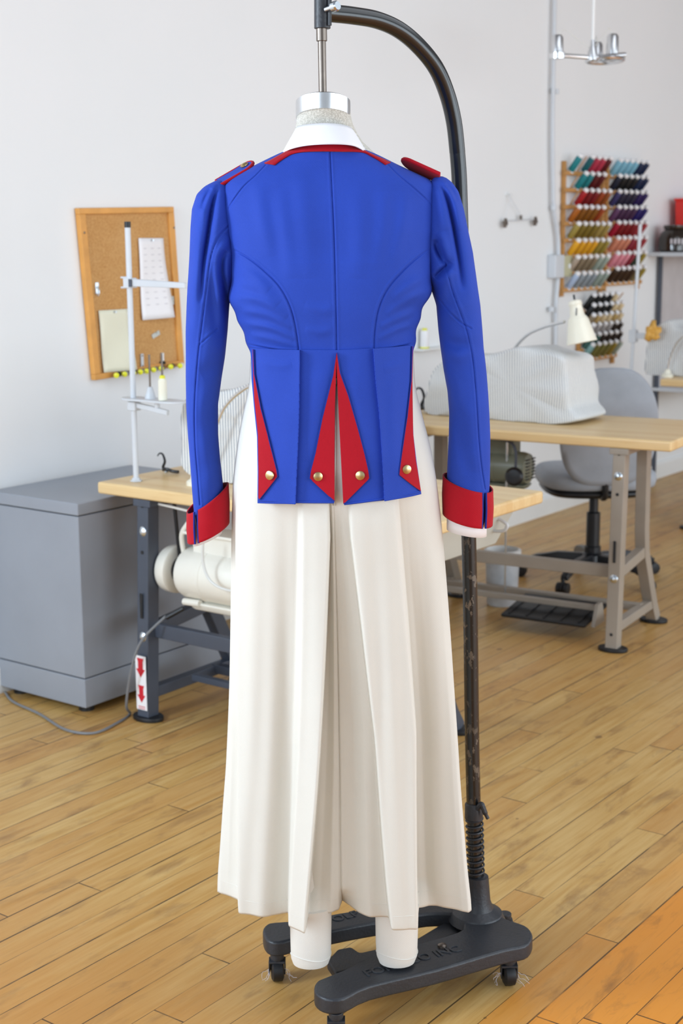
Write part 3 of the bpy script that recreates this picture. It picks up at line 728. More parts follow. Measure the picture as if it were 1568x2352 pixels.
# ------------------------------------------------------------------ striped covers over the machines
def cover(label, loc, outline, depth, rz=0, seed=1):
    """outline: silhouette (x, z) relative to loc, seen from the front; depth: y size"""
    t = thing('machine_cover', label, 'machine cover', loc, rz)
    S_ = smoothp([(x, 0, z) for x, z in outline], 7, True)
    n = len(S_); cx = sum(p.x for p in S_)/n; zt = max(p.z for p in S_)
    rings = []; rr = random.Random(seed); ph = [rr.uniform(0, 6) for _ in range(8)]
    ks = [(-0.5, 0.0, 0.90), (-0.5, 0.0, 0.965), (-0.46, 0, 1.0), (-0.3, 0, 1.01), (-0.1, 0, 1.0), (0.15, 0, 1.0), (0.4, 0, 0.98), (0.48, 0, 0.94), (0.5, 0, 0.88)]
    for k, (yy, _, s) in enumerate(ks):
        ring = []
        for i, p in enumerate(S_):
            f = p.z/zt; x = cx+(p.x-cx)*s; z = p.z*(s if p.z > 0.05 else 1)
            fl = 1+0.10*(1-f)
            w = 0.006*sin(p.x*34+ph[k % 8]+yy*9)+0.004*sin(p.z*45+ph[2])
            ring.append((x+w*0.7*(1 if f > 0.03 else 0.6), yy*depth*fl+w*1.2*(1 if yy > 0 else -1), max(0.0015, z+w*0.5*(f > 0.2))))
        rings.append(ring)
    obj('cover_cloth', MB().loft(rings), 'ticking', t, sub=1)
    return t
def rel(o, P): return [(x-o[0], z-o[1]) for x, z in P]
oc = (-2.87, 0.7805)
cover('striped ticking cloth cover over the machine on the taupe legged table', (oc[0], 5.02, oc[1]),
      rel(oc, [(-3.1733,0.7761),(-3.1804,0.8997),(-3.1434,0.9754),(-3.0575,1.0141),(-2.8977,1.0314),(-2.7721,1.0636),(-2.6866,1.0554),(-2.5837,1.0349),(-2.5584,0.9834),(-2.5489,0.9013),(-2.5403,0.8520),(-2.5167,0.7954),(-2.8150,0.7694)]), 0.26, 0.0, 3)
oc = (-2.75, 0.7405)
cover('striped ticking cloth cover on the near table half hidden by the blue sleeve', (oc[0], 3.49, oc[1]),
      rel(oc, [(-3.0856,0.7518),(-3.1188,0.8604),(-3.1186,0.9642),(-3.0802,1.0037),(-2.9534,1.0193),(-2.8303,1.0556),(-2.6952,1.0734),(-2.5813,1.0693),(-2.5184,1.0095),(-2.5037,0.8958),(-2.4890,0.7684),(-2.7519,0.7453)]), 0.25, 0.0, 9)
oc = (-3.0, 0.7605)
cover('striped ticking cloth cover on the farthest table at the right edge', (oc[0], 7.18, oc[1]),
      rel(oc, [(-3.2213,0.7359),(-3.2343,0.8913),(-3.2131,0.9833),(-3.1541,1.0350),(-3.1039,1.0500),(-3.0687,1.0106),(-2.9964,0.9906),(-2.9014,0.9716),(-2.8569,0.7551),(-3.0457,0.7361)]), 0.24, 0.05, 5)

# gooseneck lamps
def gooseneck(label, base, path, shade_at, axis, r):
    t = thing('gooseneck_lamp', label, 'lamp', base)
    B = Vector(base)
    obj('lamp_base', MB().lathe([(0.03, 0), (0.03, 0.012), (0.018, 0.02), (0.012, 0.04)], n=20), 'lamp_white', t)
    pp = smoothp([Vector((0, 0, 0.03))]+[Vector(p)-B for p in path], 14)
    nk = MB()
    rs = [r*(1.0 if i % 2 else 0.86) for i in range(len(pp))]
    obj('gooseneck', nk.tube(pp, rs, 12), 'chrome', t)
    c0 = Vector(shade_at)-B; ax = Vector(axis).normalized()
    sh = obj('lamp_shade', MB().lathe([(0.012, -0.105), (0.024, -0.10), (0.026, -0.088), (0.023, -0.082), (0.028, -0.045), (0.036, -0.035), (0.040, -0.025), (0.058, 0.058), (0.056, 0.058), (0.038, -0.024), (0.01, -0.03)], c0, ax, 36, cap=False), 'lamp_white', t)
    side = ax.cross(Vector((0, 0, 1))).normalized(); fr = side.cross(ax).normalized()
    for k in (-1, 1):
        q = c0-ax*0.062+side*0.0105*k*0.9+(Vector((0.594, -0.804, 0))*0.0235); obj('vent_slot', MB().box(q, (0.003, 0.003, 0.028)), 'slate', sh)
    obj('switch', MB().cyl(c0-ax*0.10, c0-ax*0.125, 0.004, n=8), 'rubber', sh)
    return t
gp = [(-2.9641,0.9609),(-2.8958,1.0413),(-2.8187,1.1003),(-2.7236,1.1371),(-2.6193,1.1619)]
gooseneck('ivory gooseneck lamp arching over the striped cover in front of the thread rack', (-2.97, 5.14, 0.78),
          [(x, 5.12-0.14*i/4, z) for i, (x, z) in enumerate(gp)], ([(-2.5562,1.1425)][0][0], 4.98, [(-2.5562,1.1425)][0][1]), (0.22, 0.0, -1), 0.0065)
gp = [(-2.8978,0.9487),(-2.8634,0.9959),(-2.8178,1.0315),(-2.7630,1.0593),(-2.6632,1.0878)]
gooseneck('gooseneck lamp arm curving behind the waist of the blue jacket', (-2.98, 3.28, 0.74),
          [(x, 3.30, z) for x, z in gp], ([(-2.5828,1.0744)][0][0], 3.30, [(-2.5828,1.0744)][0][1]), (0.3, 0, -1), 0.0062)
gp = [(-3.0836,0.8071),(-3.0695,0.8747),(-3.0365,0.9426),(-2.9796,0.9887),(-2.9104,1.0020)]
gooseneck('gooseneck lamp arm in front of the farthest striped cover', ([(-3.0840,0.7556)][0][0], 7.0, 0.76),
          [(x, 7.0, z) for x, z in gp], ([(-2.8396,0.9609)][0][0], 7.0, [(-2.8396,0.9609)][0][1]), (0.3, 0, -1), 0.006)

# black lever clamps on the tables
def lever(label, loc, rz, s=1.0):
    t = thing('presser_lever', label, 'lever', loc, rz)
    obj('lever_arm', MB().tube([Vector(p)*s for p in smoothp([(-0.035, 0, 0.085), (-0.02, 0, 0.10), (0.0, 0, 0.095), (0.012, 0, 0.06), (0.0, 0, 0.03), (0.01, 0, 0.012)], 5)], [s*x for x in np.linspace(0.003, 0.009, 26).tolist()], 10), 'black_plastic', t)
    obj('foot', MB().tube([Vector(p)*s for p in smoothp([(0.0, 0, 0.014), (0.03, -0.01, 0.022), (0.06, 0.0, 0.012), (0.095, 0.005, 0.010)], 5)], 0.0085*s, 10), 'black_plastic', t)
    obj('screw', MB().lathe([(0.010*s, 0), (0.011*s, 0.006*s), (0.005*s, 0.010*s)], (0.03*s, -0.012*s, 0.004*s), (0, -0.3, 1), 14), 'zinc', t)
    return t
(q0, q1), = [(-3.2246,3.3933)]
lever('black curved lever lying on the near table left of the blue sleeve', (q0, q1, 0.741), 0.1, 0.62)
(q0, q1), = [(-3.2393,4.9380)]
lever('black curved lever with silver screw on the taupe legged table beside the jacket', (q0, q1, 0.781), 0.1, 0.95)

# ------------------------------------------------------------------ thread stands
def stand_thing(label, base, top_z, group, lean=(0, 0)):
    t = thing('thread_stand', label, 'thread stand', base, 0, group)
    h = top_z-base[2]
    obj('pole', MB().cyl((0, 0, 0), (lean[0], lean[1], h), 0.0088), 'light_grey', t)
    if not lean[0]: obj('pole_cap', MB().cyl((lean[0], lean[1], h-0.002), (lean[0]*1.0, lean[1]*1.0, h+0.016), 0.0098), 'rubber', t)
    obj('nut', MB().lathe([(0.019, 0), (0.019, 0.004), (0.013, 0.005), (0.013, 0.011)], n=6), 'light_grey', t, smooth=False)
    return t
GS = 'thread stands on the sewing tables'
sb = (-3.179, 3.222, 0.741)
st = stand_thing('grey thread stand pole rising in front of the cork board', sb, 1.522, GS)
def SB(P): return [(x-sb[0], z-sb[2]) for x, z in P]
(a0, b0), (a1, b1) = SB([(-3.1574,1.3545),(-2.9471,1.3499)])
arm = obj('guide_arm', MB().bb(-0.014, 0.018, -0.014, 0.014, b0-0.015, b0+0.015).add(*[[(0.015, -0.010, b0+0.012), (0.015, -0.010, b0-0.010), (0.015, 0.010, b0-0.010), (0.015, 0.010, b0+0.012), (a1, -0.007, b1+0.008), (a1, -0.007, b1-0.008), (a1, 0.007, b1-0.008), (a1, 0.007, b1+0.008)], [(0,1,2,3), (7,6,5,4), (0,4,5,1), (1,5,6,2), (2,6,7,3), (3,7,4,0)]]), 'light_grey', st, bev=0.002)
for z in (b0-0.014, b0+0.016): obj('guide_wire', MB().tube([(-0.028, -0.008, z), (0.0, 0.0, z)], 0.003, 8), 'light_grey', arm)
obj('clamp_screw', MB().bb(0.010, 0.022, -0.0155, -0.012, b0-0.012, b0+0.012), 'slate', arm, bev=0.001)
(pc, zc2), (p2, z2) = SB([(-3.0801,0.9978),(-3.0095,0.9571)])
pl = obj('spool_tray', MB().prism([(0.085+0.125*cos(a)*(1-0.0*sin(a)), 0.06*sin(a)*(0.55+0.45*abs(cos(a)))) for a in np.linspace(0, 2*pi, 49)[:-1]], zc2+0.000, zc2+0.006), 'light_grey', st, bev=0.001)
obj('tray_arm', MB().bb(-0.014, 0.018, -0.014, 0.014, zc2-0.034, zc2-0.006).box((0.075, 0, zc2-0.024), (0.14, 0.012, 0.016), ry=0.12).cyl((0.10, 0, zc2-0.02), (0.10, 0, zc2+0.002), 0.008), 'light_grey', st, bev=0.002)
(xa, za_), (xb, zb_), (xcn, zcn) = SB([(-3.1160,1.1383),(-3.1223,0.9952),(-3.0429,0.9762)])
pin = obj('spindle', MB().cyl((xa, 0.01, zc2+0.006), (xa, 0.01, za_), 0.0032, n=10), 'steel', pl)
obj('spindle_cone', MB().lathe([(0.017, 0), (0.017, 0.004), (0.008, 0.034), (0.006, 0.036)], (xa, 0.01, zc2+0.006), n=20), 'light_grey', pl)
pin2 = obj('spindle', MB().cyl((xcn, -0.012, zc2+0.006), (xcn, -0.012, zc2+0.15), 0.0032, n=10), 'steel', pl)
t = thing('thread_cone', 'cream thread cone with yellow tip standing on the thread stand tray', 'thread cone', (sb[0]+xcn, sb[1]-0.012, sb[2]+zc2+0.0062))
obj('thread', MB().lathe([(0.0125, 0.001), (0.0138, 0.004), (0.0128, 0.062), (0.009, 0.067)], n=24), mat('cream_thread', 'EDE9D6', 0.7), t)
obj('cone_tip', MB().lathe([(0.009, 0.066), (0.0085, 0.074), (0.006, 0.077)], n=16), 'yellow', t)

(bx, bz), (tx, tz) = [(-3.3098,0.7647),(-3.2844,1.5331)]
s3 = (bx, 7.05, 0.761)
stand_thing('grey thread stand pole at the left end of the farthest table', s3, tz, GS, (tx-bx, 0))
st3 = [o for o in bpy.data.objects if o.name.startswith('thread_stand')][-1]
(g0, g1), (g2, g3) = [(-3.3040,0.9610),(-3.1671,0.9614)]
obj('guide_arm', MB().box(((g0+g2)/2-s3[0], 0, (g1+g3)/2-s3[2]), (g2-g0, 0.014, 0.03)).bb(g0-s3[0]-0.02, g0-s3[0]+0.02, -0.016, 0.016, g1-s3[2]-0.035, g1-s3[2]+0.03), 'light_grey', st3, bev=0.002)
(w0, w1), (w2, w3) = [(-3.1696,0.9889),(-3.1673,0.9264)]
t = thing('ribbon_bow', 'ochre ribbon ornament tied on the arm of the far thread stand', 'ribbon', (w0, 7.02, w1))
rr = random.Random(3)
for k in range(5):
    a = k*2*pi/5+0.3; L_ = 0.045+0.015*(k % 2)
    P = np.array([[[cos(a)*L_*u-sin(a)*0.016*v*(1-0.6*u)*2, -0.018-0.012*sin(pi*u)+0.006*v, sin(a)*L_*u+cos(a)*0.016*v*(1-0.6*u)*2] for v in (-1, 0, 1)] for u in np.linspace(0, 1, 7)])
    grid('ribbon_loop', P, 'ochre', t, solid=0.002)
obj('knot', MB().lathe([(0.004, -0.012), (0.011, -0.006), (0.011, 0.004), (0.004, 0.01)], (0, -0.018, 0), (0, 1, 0), 12), 'ochre', t)

# ------------------------------------------------------------------ office chair
def make_chair(label, loc, rz):
    t = thing('office_chair', label, 'chair', loc, rz, 'grey office chairs at the sewing tables')
    def cushion(cx, cy, w, d, z0, z1, ang=0):
        rings = []
        for z, s in ((z0, 0.90), (z0+0.01, 0.98), ((z0+z1)/2, 1.0), (z1-0.012, 0.985), (z1-0.002, 0.93), (z1+0.002, 0.80)):
            rings.append([(cx+w/2*s*abs(cos(a))**0.6*(1 if cos(a) > 0 else -1), cy+d/2*s*abs(sin(a))**0.6*(1 if sin(a) > 0 else -1), z) for a in np.linspace(0, 2*pi, 41)[:-1]])
        return MB().loft(rings)
    obj('seat', cushion(0, 0.0, 0.50, 0.47, 0.43, 0.50), 'seat_fabric', t, angle=60)
    obj('seat_pan', cushion(0, 0.0, 0.46, 0.43, 0.395, 0.432), 'black_plastic', t, angle=60)
    # backrest: tall arch, slightly curved
    def back(th, w, z0, z1, y, nrm):
        rings = []
        for k, s in ((-1.0, 0.88), (-0.8, 0.97), (0.0, 1.0), (0.8, 0.97), (1.0, 0.88)):
            ring = []
            for a in np.linspace(0, 2*pi, 49)[:-1]:
                zc = (z0+z1)/2; hh = (z1-z0)/2
                u = abs(cos(a))**0.62*(1 if cos(a) > 0 else -1); v = abs(sin(a))**0.72*(1 if sin(a) > 0 else -1)
                wid = w/2*(1.0 if v < 0.1 else 1.0-0.22*(v-0.1)**1.5)*(1-0.06*max(0, -v))
                x = wid*u*s; z = zc+hh*v*s
                ring.append((x, y+k*th/2-0.05*(x/w)**2*0.8*nrm-0.06*((z-z0)/(z1-z0)-0.3), z))
            rings.append(ring)
        return MB().loft(rings)
    obj('backrest', back(0.055, 0.41, 0.455, 0.955, -0.245, 1), 'seat_fabric', t, angle=60)
    obj('back_bar', MB().tube(smoothp([(0, -0.05, 0.40), (0, -0.20, 0.40), (0, -0.235, 0.44), (0, -0.24, 0.60)], 5), 0.014, 10), 'black_plastic', t)
    obj('column', MB().lathe([(0.036, 0.09), (0.036, 0.15), (0.030, 0.155), (0.030, 0.30), (0.020, 0.305), (0.020, 0.40)], n=24), 'black_plastic', t)
    obj('height_lever', MB().tube([(0.05, 0, 0.385), (0.22, 0.04, 0.38), (0.25, 0.045, 0.37)], 0.006, 8), 'black_plastic', t)
    bs = obj('base', MB().lathe([(0.05, 0.075), (0.055, 0.08), (0.05, 0.115), (0.036, 0.125)], n=24), 'black_plastic', t)
    for k in range(5):
        a = k*2*pi/5+0.35; d = Vector((cos(a), sin(a), 0)); n_ = Vector((-sin(a), cos(a), 0))
        rings = []
        for u, z, w, h in ((0.03, 0.10, 0.025, 0.02), (0.15, 0.105, 0.022, 0.016), (0.25, 0.088, 0.02, 0.014), (0.30, 0.068, 0.018, 0.012)):
            rings.append([tuple(d*u+n_*w*p+Vector((0, 0, z+h*q))) for p, q in ((-1, -1), (1, -1), (0.8, 1), (-0.8, 1))])
        obj('base_arm', MB().loft(rings), 'black_plastic', bs, bev=0.004)
        cs = MB(); c0 = d*0.31
        for s in (-1, 1): cs.lathe([(0.012, -0.010), (0.024, -0.008), (0.0255, 0), (0.024, 0.008), (0.012, 0.010)], c0+n_*0.017*s+Vector((0, 0, 0.026)), n_, 20)
        cs.cyl(c0+Vector((0, 0, 0.03)), c0+Vector((0, 0, 0.07)), 0.008)
        cs.lathe([(0.027, -0.005), (0.027, 0.005)], c0+Vector((0, 0, 0.028)), n_, 16)
        obj('caster', cs, 'rubber', bs)
    return t
ch = make_chair('grey upholstered office chair seen from behind at the taupe legged table', (-2.80, 5.63, 0), 0.66)
c2 = copy_tree(ch); c2.location = (-3.14, 4.10, 0); c2.rotation_euler = (0, 0, pi+0.1)
c2['label'] = 'grey office chair tucked between the near tables, mostly hidden behind the cream skirt'

# waste bin by the pole
(q0, q1), = [(-2.9085,4.9675)]
t = thing('waste_bin', 'pale scuffed bin standing under the taupe legged table', 'bin', (q0, q1+0.07, 0))
obj('bin_body', MB().lathe([(0.058, 0.0), (0.062, 0.006), (0.070, 0.215), (0.073, 0.222), (0.070, 0.226), (0.066, 0.218), (0.058, 0.01)], n=36, cap=False), mat('scuffed_white_plastic', 'C9CDD2', 0.45, 0, 0.16, 14), t)
obj('bin_liner', MB().lathe([(0.068, 0.19), (0.0755, 0.20), (0.0755, 0.228), (0.066, 0.231), (0.060, 0.2)], n=36, cap=False), 'white_paint', t)

# cables
cp = [(-3.6590,3.0603),(-3.5596,3.0074),(-3.3967,2.9729),(-3.2181,2.9179),(-3.1236,2.9459),(-3.1328,3.0573),(-3.1609,3.1396)]
P = [Vector((x, y, 0.0055)) for x, y in cp]+[Vector((-3.135, 3.10, 0.05)), Vector((-3.095, 3.085, 0.17)), Vector((-3.06, 3.10, 0.27)), Vector((-3.01, 3.16, 0.345))]
t = thing('power_cord', 'grey power cord running over the floor and up the dark table leg', 'cord', (P[0].x, P[0].y, 0))
obj('cable', MB().tube([p-P[0]+Vector((0, 0, P[0].z)) for p in smoothp(P, 8)], 0.0042, 8), 'grey_cord', t)
obj('cord_plug', MB().tube([P[-1]-P[0]+Vector((0, 0, 0.0)), P[-1]-P[0]+Vector((0.045, 0.03, 0.03))], 0.008, 10), 'rubber', t)
wp = [(-3.1088,0.6884),(-3.0355,0.6852),(-2.9459,0.6786),(-2.8671,0.6698)]
t = thing('motor_cable', 'white cable looping under the near table beside the cream motor', 'cable', (wp[0][0], 3.19, wp[0][1]))
W1 = [Vector((x, 3.19, z)) for x, z in wp]; o0 = Vector((wp[0][0], 3.19, wp[0][1]))
obj('upper_run', MB().tube([p-o0 for p in smoothp(W1, 6)], 0.004, 8), 'white_cord', t)
W2 = [Vector((x, 3.12, z)) for x, z in [(-2.8132,0.6218),(-2.8156,0.5492),(-2.7933,0.4995),(-2.7430,0.4775),(-2.6596,0.4763)]]
obj('lower_run', MB().tube([p-o0 for p in smoothp(W2, 6)], 0.0042, 8), 'white_cord', t)

# thread cone on a small wall ledge, seen past the waist of the jacket
(cy_, cz_), = [(5.5975,0.9763)]
t = thing('wall_ledge', 'narrow white wall ledge beside the waist of the jacket', 'ledge', (WX, cy_+0.02, cz_))
obj('ledge_board', MB().bb(0, 0.05, -0.06, 0.16, -0.010, 0.0), 'white_paint', t, bev=0.002)
t = thing('thread_cone', 'white thread cone with yellow ends on the narrow wall ledge', 'thread cone', (WX+0.026, cy_+0.01, cz_+0.0005))
obj('thread', MB().lathe([(0.019, 0.006), (0.021, 0.010), (0.019, 0.078), (0.014, 0.082)], n=24), 'spool_core', t)
obj('cone_base', MB().lathe([(0.022, 0.0), (0.022, 0.006)], n=24), 'yellow', t)
obj('cone_tip', MB().lathe([(0.013, 0.082), (0.011, 0.092)], n=16), 'yellow', t)

# ------------------------------------------------------------------ dress form stand
# everything of the costume is built in the frame of the form: x right, y away from the viewer, z up
FL = Vector((-1.5453494, 2.09090775, 0))
PX, PY = 0.279, 0.235       # foot of the pole in that frame
ST = thing('dress_form_stand', 'black cast iron rolling stand with a curved tube arm', 'stand', FL + Matrix.Rotation(YAW, 3, 'Z') @ Vector((PX, PY, 0)), YAW)
OFF = (-PX, -PY, 0)
outl = [(-0.1678,0.1659),(-0.1611,0.1926),(-0.1435,0.2020),(-0.0821,0.2108),(-0.0095,0.2413),(0.1015,0.2718),(0.1945,0.2786),(0.2504,0.2818),(0.2879,0.2853),(0.3130,0.2585),(0.3355,0.2124),(0.3724,0.1808),(0.3828,0.1503),(0.3789,0.1205),(0.3612,0.0915),(0.3110,0.0707),(0.1762,-0.0039),(0.0483,-0.0618),(-0.0014,-0.1059),(-0.0340,-0.1086),(-0.0538,-0.0893),(-0.0583,-0.0636),(-0.0529,-0.0408),(-0.0389,-0.0277),(-0.0011,0.0020),(0.0419,0.0427),(0.1302,0.0949),(0.2309,0.1525),(0.2450,0.1827),(0.2452,0.2177),(0.2282,0.2337),(0.1734,0.2346),(0.0993,0.2081),(0.0264,0.1821),(-0.0363,0.1564),(-0.0892,0.1347),(-0.1326,0.1132),(-0.1577,0.1246)]
base = obj('base', MB().prism([(p.x+OFF[0], p.y+OFF[1]) for p in smoothp([(a, b, 0) for a, b in outl], 3, True)], 0.062, 0.095), 'black_iron', ST, bev=0.006, segs=4)
# raised ring around the socket and the socket itself
obj('socket', MB().lathe([(0.060, 0.080), (0.052, 0.098), (0.034, 0.108), (0.0275, 0.125), (0.0235, 0.17), (0.0225, 0.178), (0.016, 0.179)], (0, 0, 0), n=36), 'black_iron', ST)
# central foot pedal with its oval eye
ped = [(-0.0358,0.0797),(-0.0141,0.1280),(0.0134,0.1386),(0.0308,0.1128),(0.0700,0.1304),(0.1519,0.1739),(0.2007,0.2308),(0.2500,0.2738),(0.2693,0.2615),(0.2535,0.2067),(0.1866,0.1546),(0.1226,0.1187),(0.0599,0.0784),(0.0337,0.0734),(0.0422,0.0593),(-0.0182,0.0290)]
obj('pedal', MB().prism([(a+OFF[0], b+OFF[1]) for a, b in ped], 0.052, 0.072), 'black_iron', ST, bev=0.005)
for a in [(0.1277,0.2353),(0.1953,0.0885)]:
    obj('bolt', MB().lathe([(0.010, -0.002), (0.009, 0.006), (0.004, 0.009)], (a[0]+OFF[0], a[1]+OFF[1], 0.094), n=14), 'steel', ST)
# cast lettering
def lettering(body, a, b, size, name='cast_lettering'):
    cu = bpy.data.curves.new(name, 'FONT'); cu.body = body; cu.size = size; cu.extrude = 0.0012; cu.bevel_depth = 0.0004
    cu.align_x = 'CENTER'; cu.align_y = 'CENTER'
    to = bpy.data.objects.new(name+'_c', cu); COL.objects.link(to)
    dg = bpy.context.evaluated_depsgraph_get(); dg.update()
    me = bpy.data.meshes.new_from_object(to.evaluated_get(dg)); bpy.data.objects.remove(to)
    ang = atan2(b[1]-a[1], b[0]-a[0]); Mx = Matrix.Translation(((a[0]+b[0])/2+OFF[0], (a[1]+b[1])/2+OFF[1], 0.0955)) @ Matrix.Rotation(ang, 4, 'Z')
    me.transform(Mx); me.materials.clear(); me.materials.append(M['black_iron'])
    o = bpy.data.objects.new(name, me); COL.objects.link(o); o.parent = base
for w_, q in (('FORM', [(0.0392,-0.0188),(0.1183,0.0243)]), ('CO', [(0.1272,0.0311),(0.1669,0.0515)]), ('INC', [(0.1784,0.0566),(0.2305,0.0826)]), ('WOLF', [(-0.0501,0.1929),(0.0225,0.2329)])):
    lettering(w_, q[0], q[1], 0.034)
# casters
def caster(p, k):
    x, y = p[0]+OFF[0], p[1]+OFF[1]
    cs = obj('caster', MB().lathe([(0.012, 0.046), (0.014, 0.052), (0.014, 0.062)], (x, y, 0), n=16).bb(x-0.016, x+0.016, y-0.012, y+0.012, 0.042, 0.047).bb(x-0.017, x-0.0145, y-0.010, y+0.012, 0.018, 0.047).bb(x+0.0145, x+0.017, y-0.010, y+0.012, 0.018, 0.047), 'black_iron', ST, bev=0.001)
    obj('wheel', MB().lathe([(0.004, -0.0125), (0.017, -0.0125), (0.0225, -0.009), (0.0235, 0), (0.0225, 0.009), (0.017, 0.0125), (0.004, 0.0125)], (x, y, 0.0238), (1, 0.15, 0), 28), 'rubber', cs)
    rr = random.Random(k); mb = MB()
    for i in range(9):
        s = rr.choice((-1, 1)); q = Vector((x+s*0.016, y-0.006, 0.030)); P = [q]
        for j in range(4): q = q+Vector((s*rr.uniform(-0.002, 0.009), rr.uniform(-0.006, 0.004), rr.uniform(-0.011, 0.001))); q.z = max(q.z, 0.001); P.append(q.copy())
        mb.tube(smoothp(P, 4), 0.00035, 4)
    lo = obj('lint', mb, 'lint', cs); lo['kind'] = 'stuff'
for k, p in enumerate([(0.3324,0.1095),(-0.1375,0.1334),(-0.0168,-0.0959)]): caster(p, k+3)
caster((0.345, 0.30), 9)
# pole and arm
pts3 = [(0.2775,0.2350,0.1117),(0.2725,0.2350,0.2383),(0.2646,0.2350,0.4764),(0.2583,0.2350,0.7528),(0.2509,0.2350,0.9759),(0.2433,0.2300,1.1932),(0.2351,0.2250,1.4037),(0.2281,0.2200,1.5835),(0.2230,0.2150,1.6475),(0.2153,0.2050,1.7024),(0.2008,0.1900,1.7522),(0.1779,0.1650,1.7963),(0.1443,0.1350,1.8311),(0.1077,0.1050,1.8553),(0.0681,0.0750,1.8678),(0.0257,0.0400,1.8705),(-0.0083,0.0120,1.8703),(-0.0231,0,1.8701)]
def sh(P): return [Vector((a+OFF[0], b+OFF[1], c)) for a, b, c in P]
PL = sh(pts3)
low = [p for p in PL if p.z < 0.42]
obj('pole', MB().tube(smoothp([PL[0]+Vector((0, 0, 0.0))]+PL[1:9], 6), 0.0148, 24), 'pole', ST, angle=60)
obj('arm', MB().tube(smoothp(PL[8:], 8), 0.0150, 24), 'pole', ST, angle=60)
# spring around the foot of the pole
A_, B_ = sh([(0.2760,0.2350,0.1655),(0.2709,0.2350,0.3076)]); n_ = 11
sp = []
for i in range(n_*16+1):
    t_ = i/(n_*16); a = 2*pi*n_*t_; c_ = A_.lerp(B_, t_); sp.append(c_+Vector((0.0172*cos(a), 0.0172*sin(a), 0)))
obj('spring', MB().tube(sp, 0.0023, 6), 'black_iron', ST)
C_ = sh([(0.2698,0.2350,0.3229)])[0]
obj('stop_collar', MB().lathe([(0.0165, -0.018), (0.019, -0.016), (0.019, 0.014), (0.0165, 0.018)], C_, n=24), 'black_iron', ST)
hp = sh([(0.2755,0.2200,0.3329),(0.2821,0.2150,0.3444),(0.2855,0.2130,0.3414),(0.2910,0.2120,0.3266),(0.2965,0.2120,0.3152)])
obj('release_hook', MB().tube(smoothp(hp, 5), [0.006]*10+[0.0055]*6+[0.004]*5, 10), 'black_iron', ST)
# hanger head: sleeve tube, thumbscrew, rod
hd = sh([(-0.0261,0,1.9543),(-0.0271,0,1.8438)])
obj('hanger_sleeve', MB().cyl(hd[0], hd[1], 0.0140, n=24), 'black_iron', ST, bev=0.001)
hs = sh([(-0.0255,-0.0060,1.8473),(-0.0245,-0.0060,1.9532)])
obj('weld_bead', MB().tube([hs[0]+Vector((0.011, -0.006, 0)), hs[1]+Vector((0.011, -0.006, 0))], 0.0035, 8), 'black_iron', ST)
rd = sh([(-0.0285,0,1.8481),(-0.0283,0,1.8231),(-0.0282,0,1.8238),(-0.0274,0,1.7314)])
obj('rod_ferrule', MB().cyl(rd[0], rd[1], 0.0093, n=20), 'steel', ST, bev=0.001)
obj('hanging_rod', MB().cyl(rd[2], rd[3]+Vector((0, 0, 0.0)), 0.0069, n=20), 'steel', ST)
ts = sh([(-0.0207,-0.0140,1.8731),(-0.0058,-0.0300,1.8756),(0.0015,-0.0360,1.8768)])
obj('thumbscrew', MB().cyl(ts[0], ts[1], 0.0045, n=14), 'zinc', ST)
obj('screw_head', MB().lathe([(0.006, -0.006), (0.0085, -0.004), (0.009, 0.005), (0.007, 0.008)], ts[1], (ts[2]-ts[0]), 20), 'zinc', ST)

# ------------------------------------------------------------------ dress form
def local_thing(name, label, cat): return thing(name, label, cat, FL, YAW)
FORM = local_thing('dress_form', 'headless canvas dress form with silver neck band hanging from the rod', 'dress form')
def fell(cx, cy, a, b, n, z, tilt=0.0, e=2.0, tx=0.0):
    out = []
    for w in np.linspace(0, 2*pi, n+1)[:-1]:
        u = abs(cos(w))**(2/e)*(1 if cos(w) > 0 else -1); v = abs(sin(w))**(2/e)*(1 if sin(w) > 0 else -1)
        out.append((cx+a*u, cy+b*v, z-tilt*b*v+tx*a*u))
    return out
# rows: z, xl, xr, half depth
nk = [(1.7212,-0.0734,0.0192,0.046),(1.7110,-0.0728,0.0199,0.047),(1.6979,-0.0730,0.0214,0.049),(1.6833,-0.0747,0.0251,0.051),(1.6671,-0.0802,0.0333,0.05),(1.6524,-0.0864,0.0438,0.048)]
rings = [fell((l+r)/2, 0.010+0.012*i/5, (r-l)/2, d, 48, z, 0.26) for i, (z, l, r, d) in enumerate(nk)]
tor = [(1.5859,-0.1588,0.1189,0.05),(1.5487,-0.1748,0.1380,0.07),(1.4811,-0.1723,0.1398,0.085),(1.3901,-0.1703,0.1347,0.092),(1.2977,-0.1449,0.1116,0.088),(1.2198,-0.1501,0.1156,0.1),(1.1092,-0.1679,0.1394,0.11)]
rings += [fell((l+r)/2, 0.02, (r-l)/2, d, 48, z) for z, l, r, d in tor]
obj('torso', MB().loft(rings), 'linen', FORM, angle=60)
cb = [(1.7220,-0.0738,0.0196),(1.7110,-0.0736,0.0207)]
a0 = cb[0]; a1 = cb[1]
cx = (a0[1]+a0[2])/2; hw = (a0[2]-a0[1])/2
rr_ = [fell(cx, 0.010, hw+0.0006, 0.0478, 56, a0[0]-0.025, 0.26), fell(cx, 0.010, hw+0.001, 0.048, 56, a0[0]-0.014, 0.26), fell(cx, 0.010, hw+0.0008, 0.0478, 56, a0[0]+0.001, 0.26), fell(cx, 0.010, hw-0.002, 0.045, 56, a0[0]+0.003, 0.26), fell(cx, 0.010, 0.004, 0.004, 56, a0[0]+0.004, 0.26)]
obj('neck_band', MB().loft(rr_), 'alu', FORM)
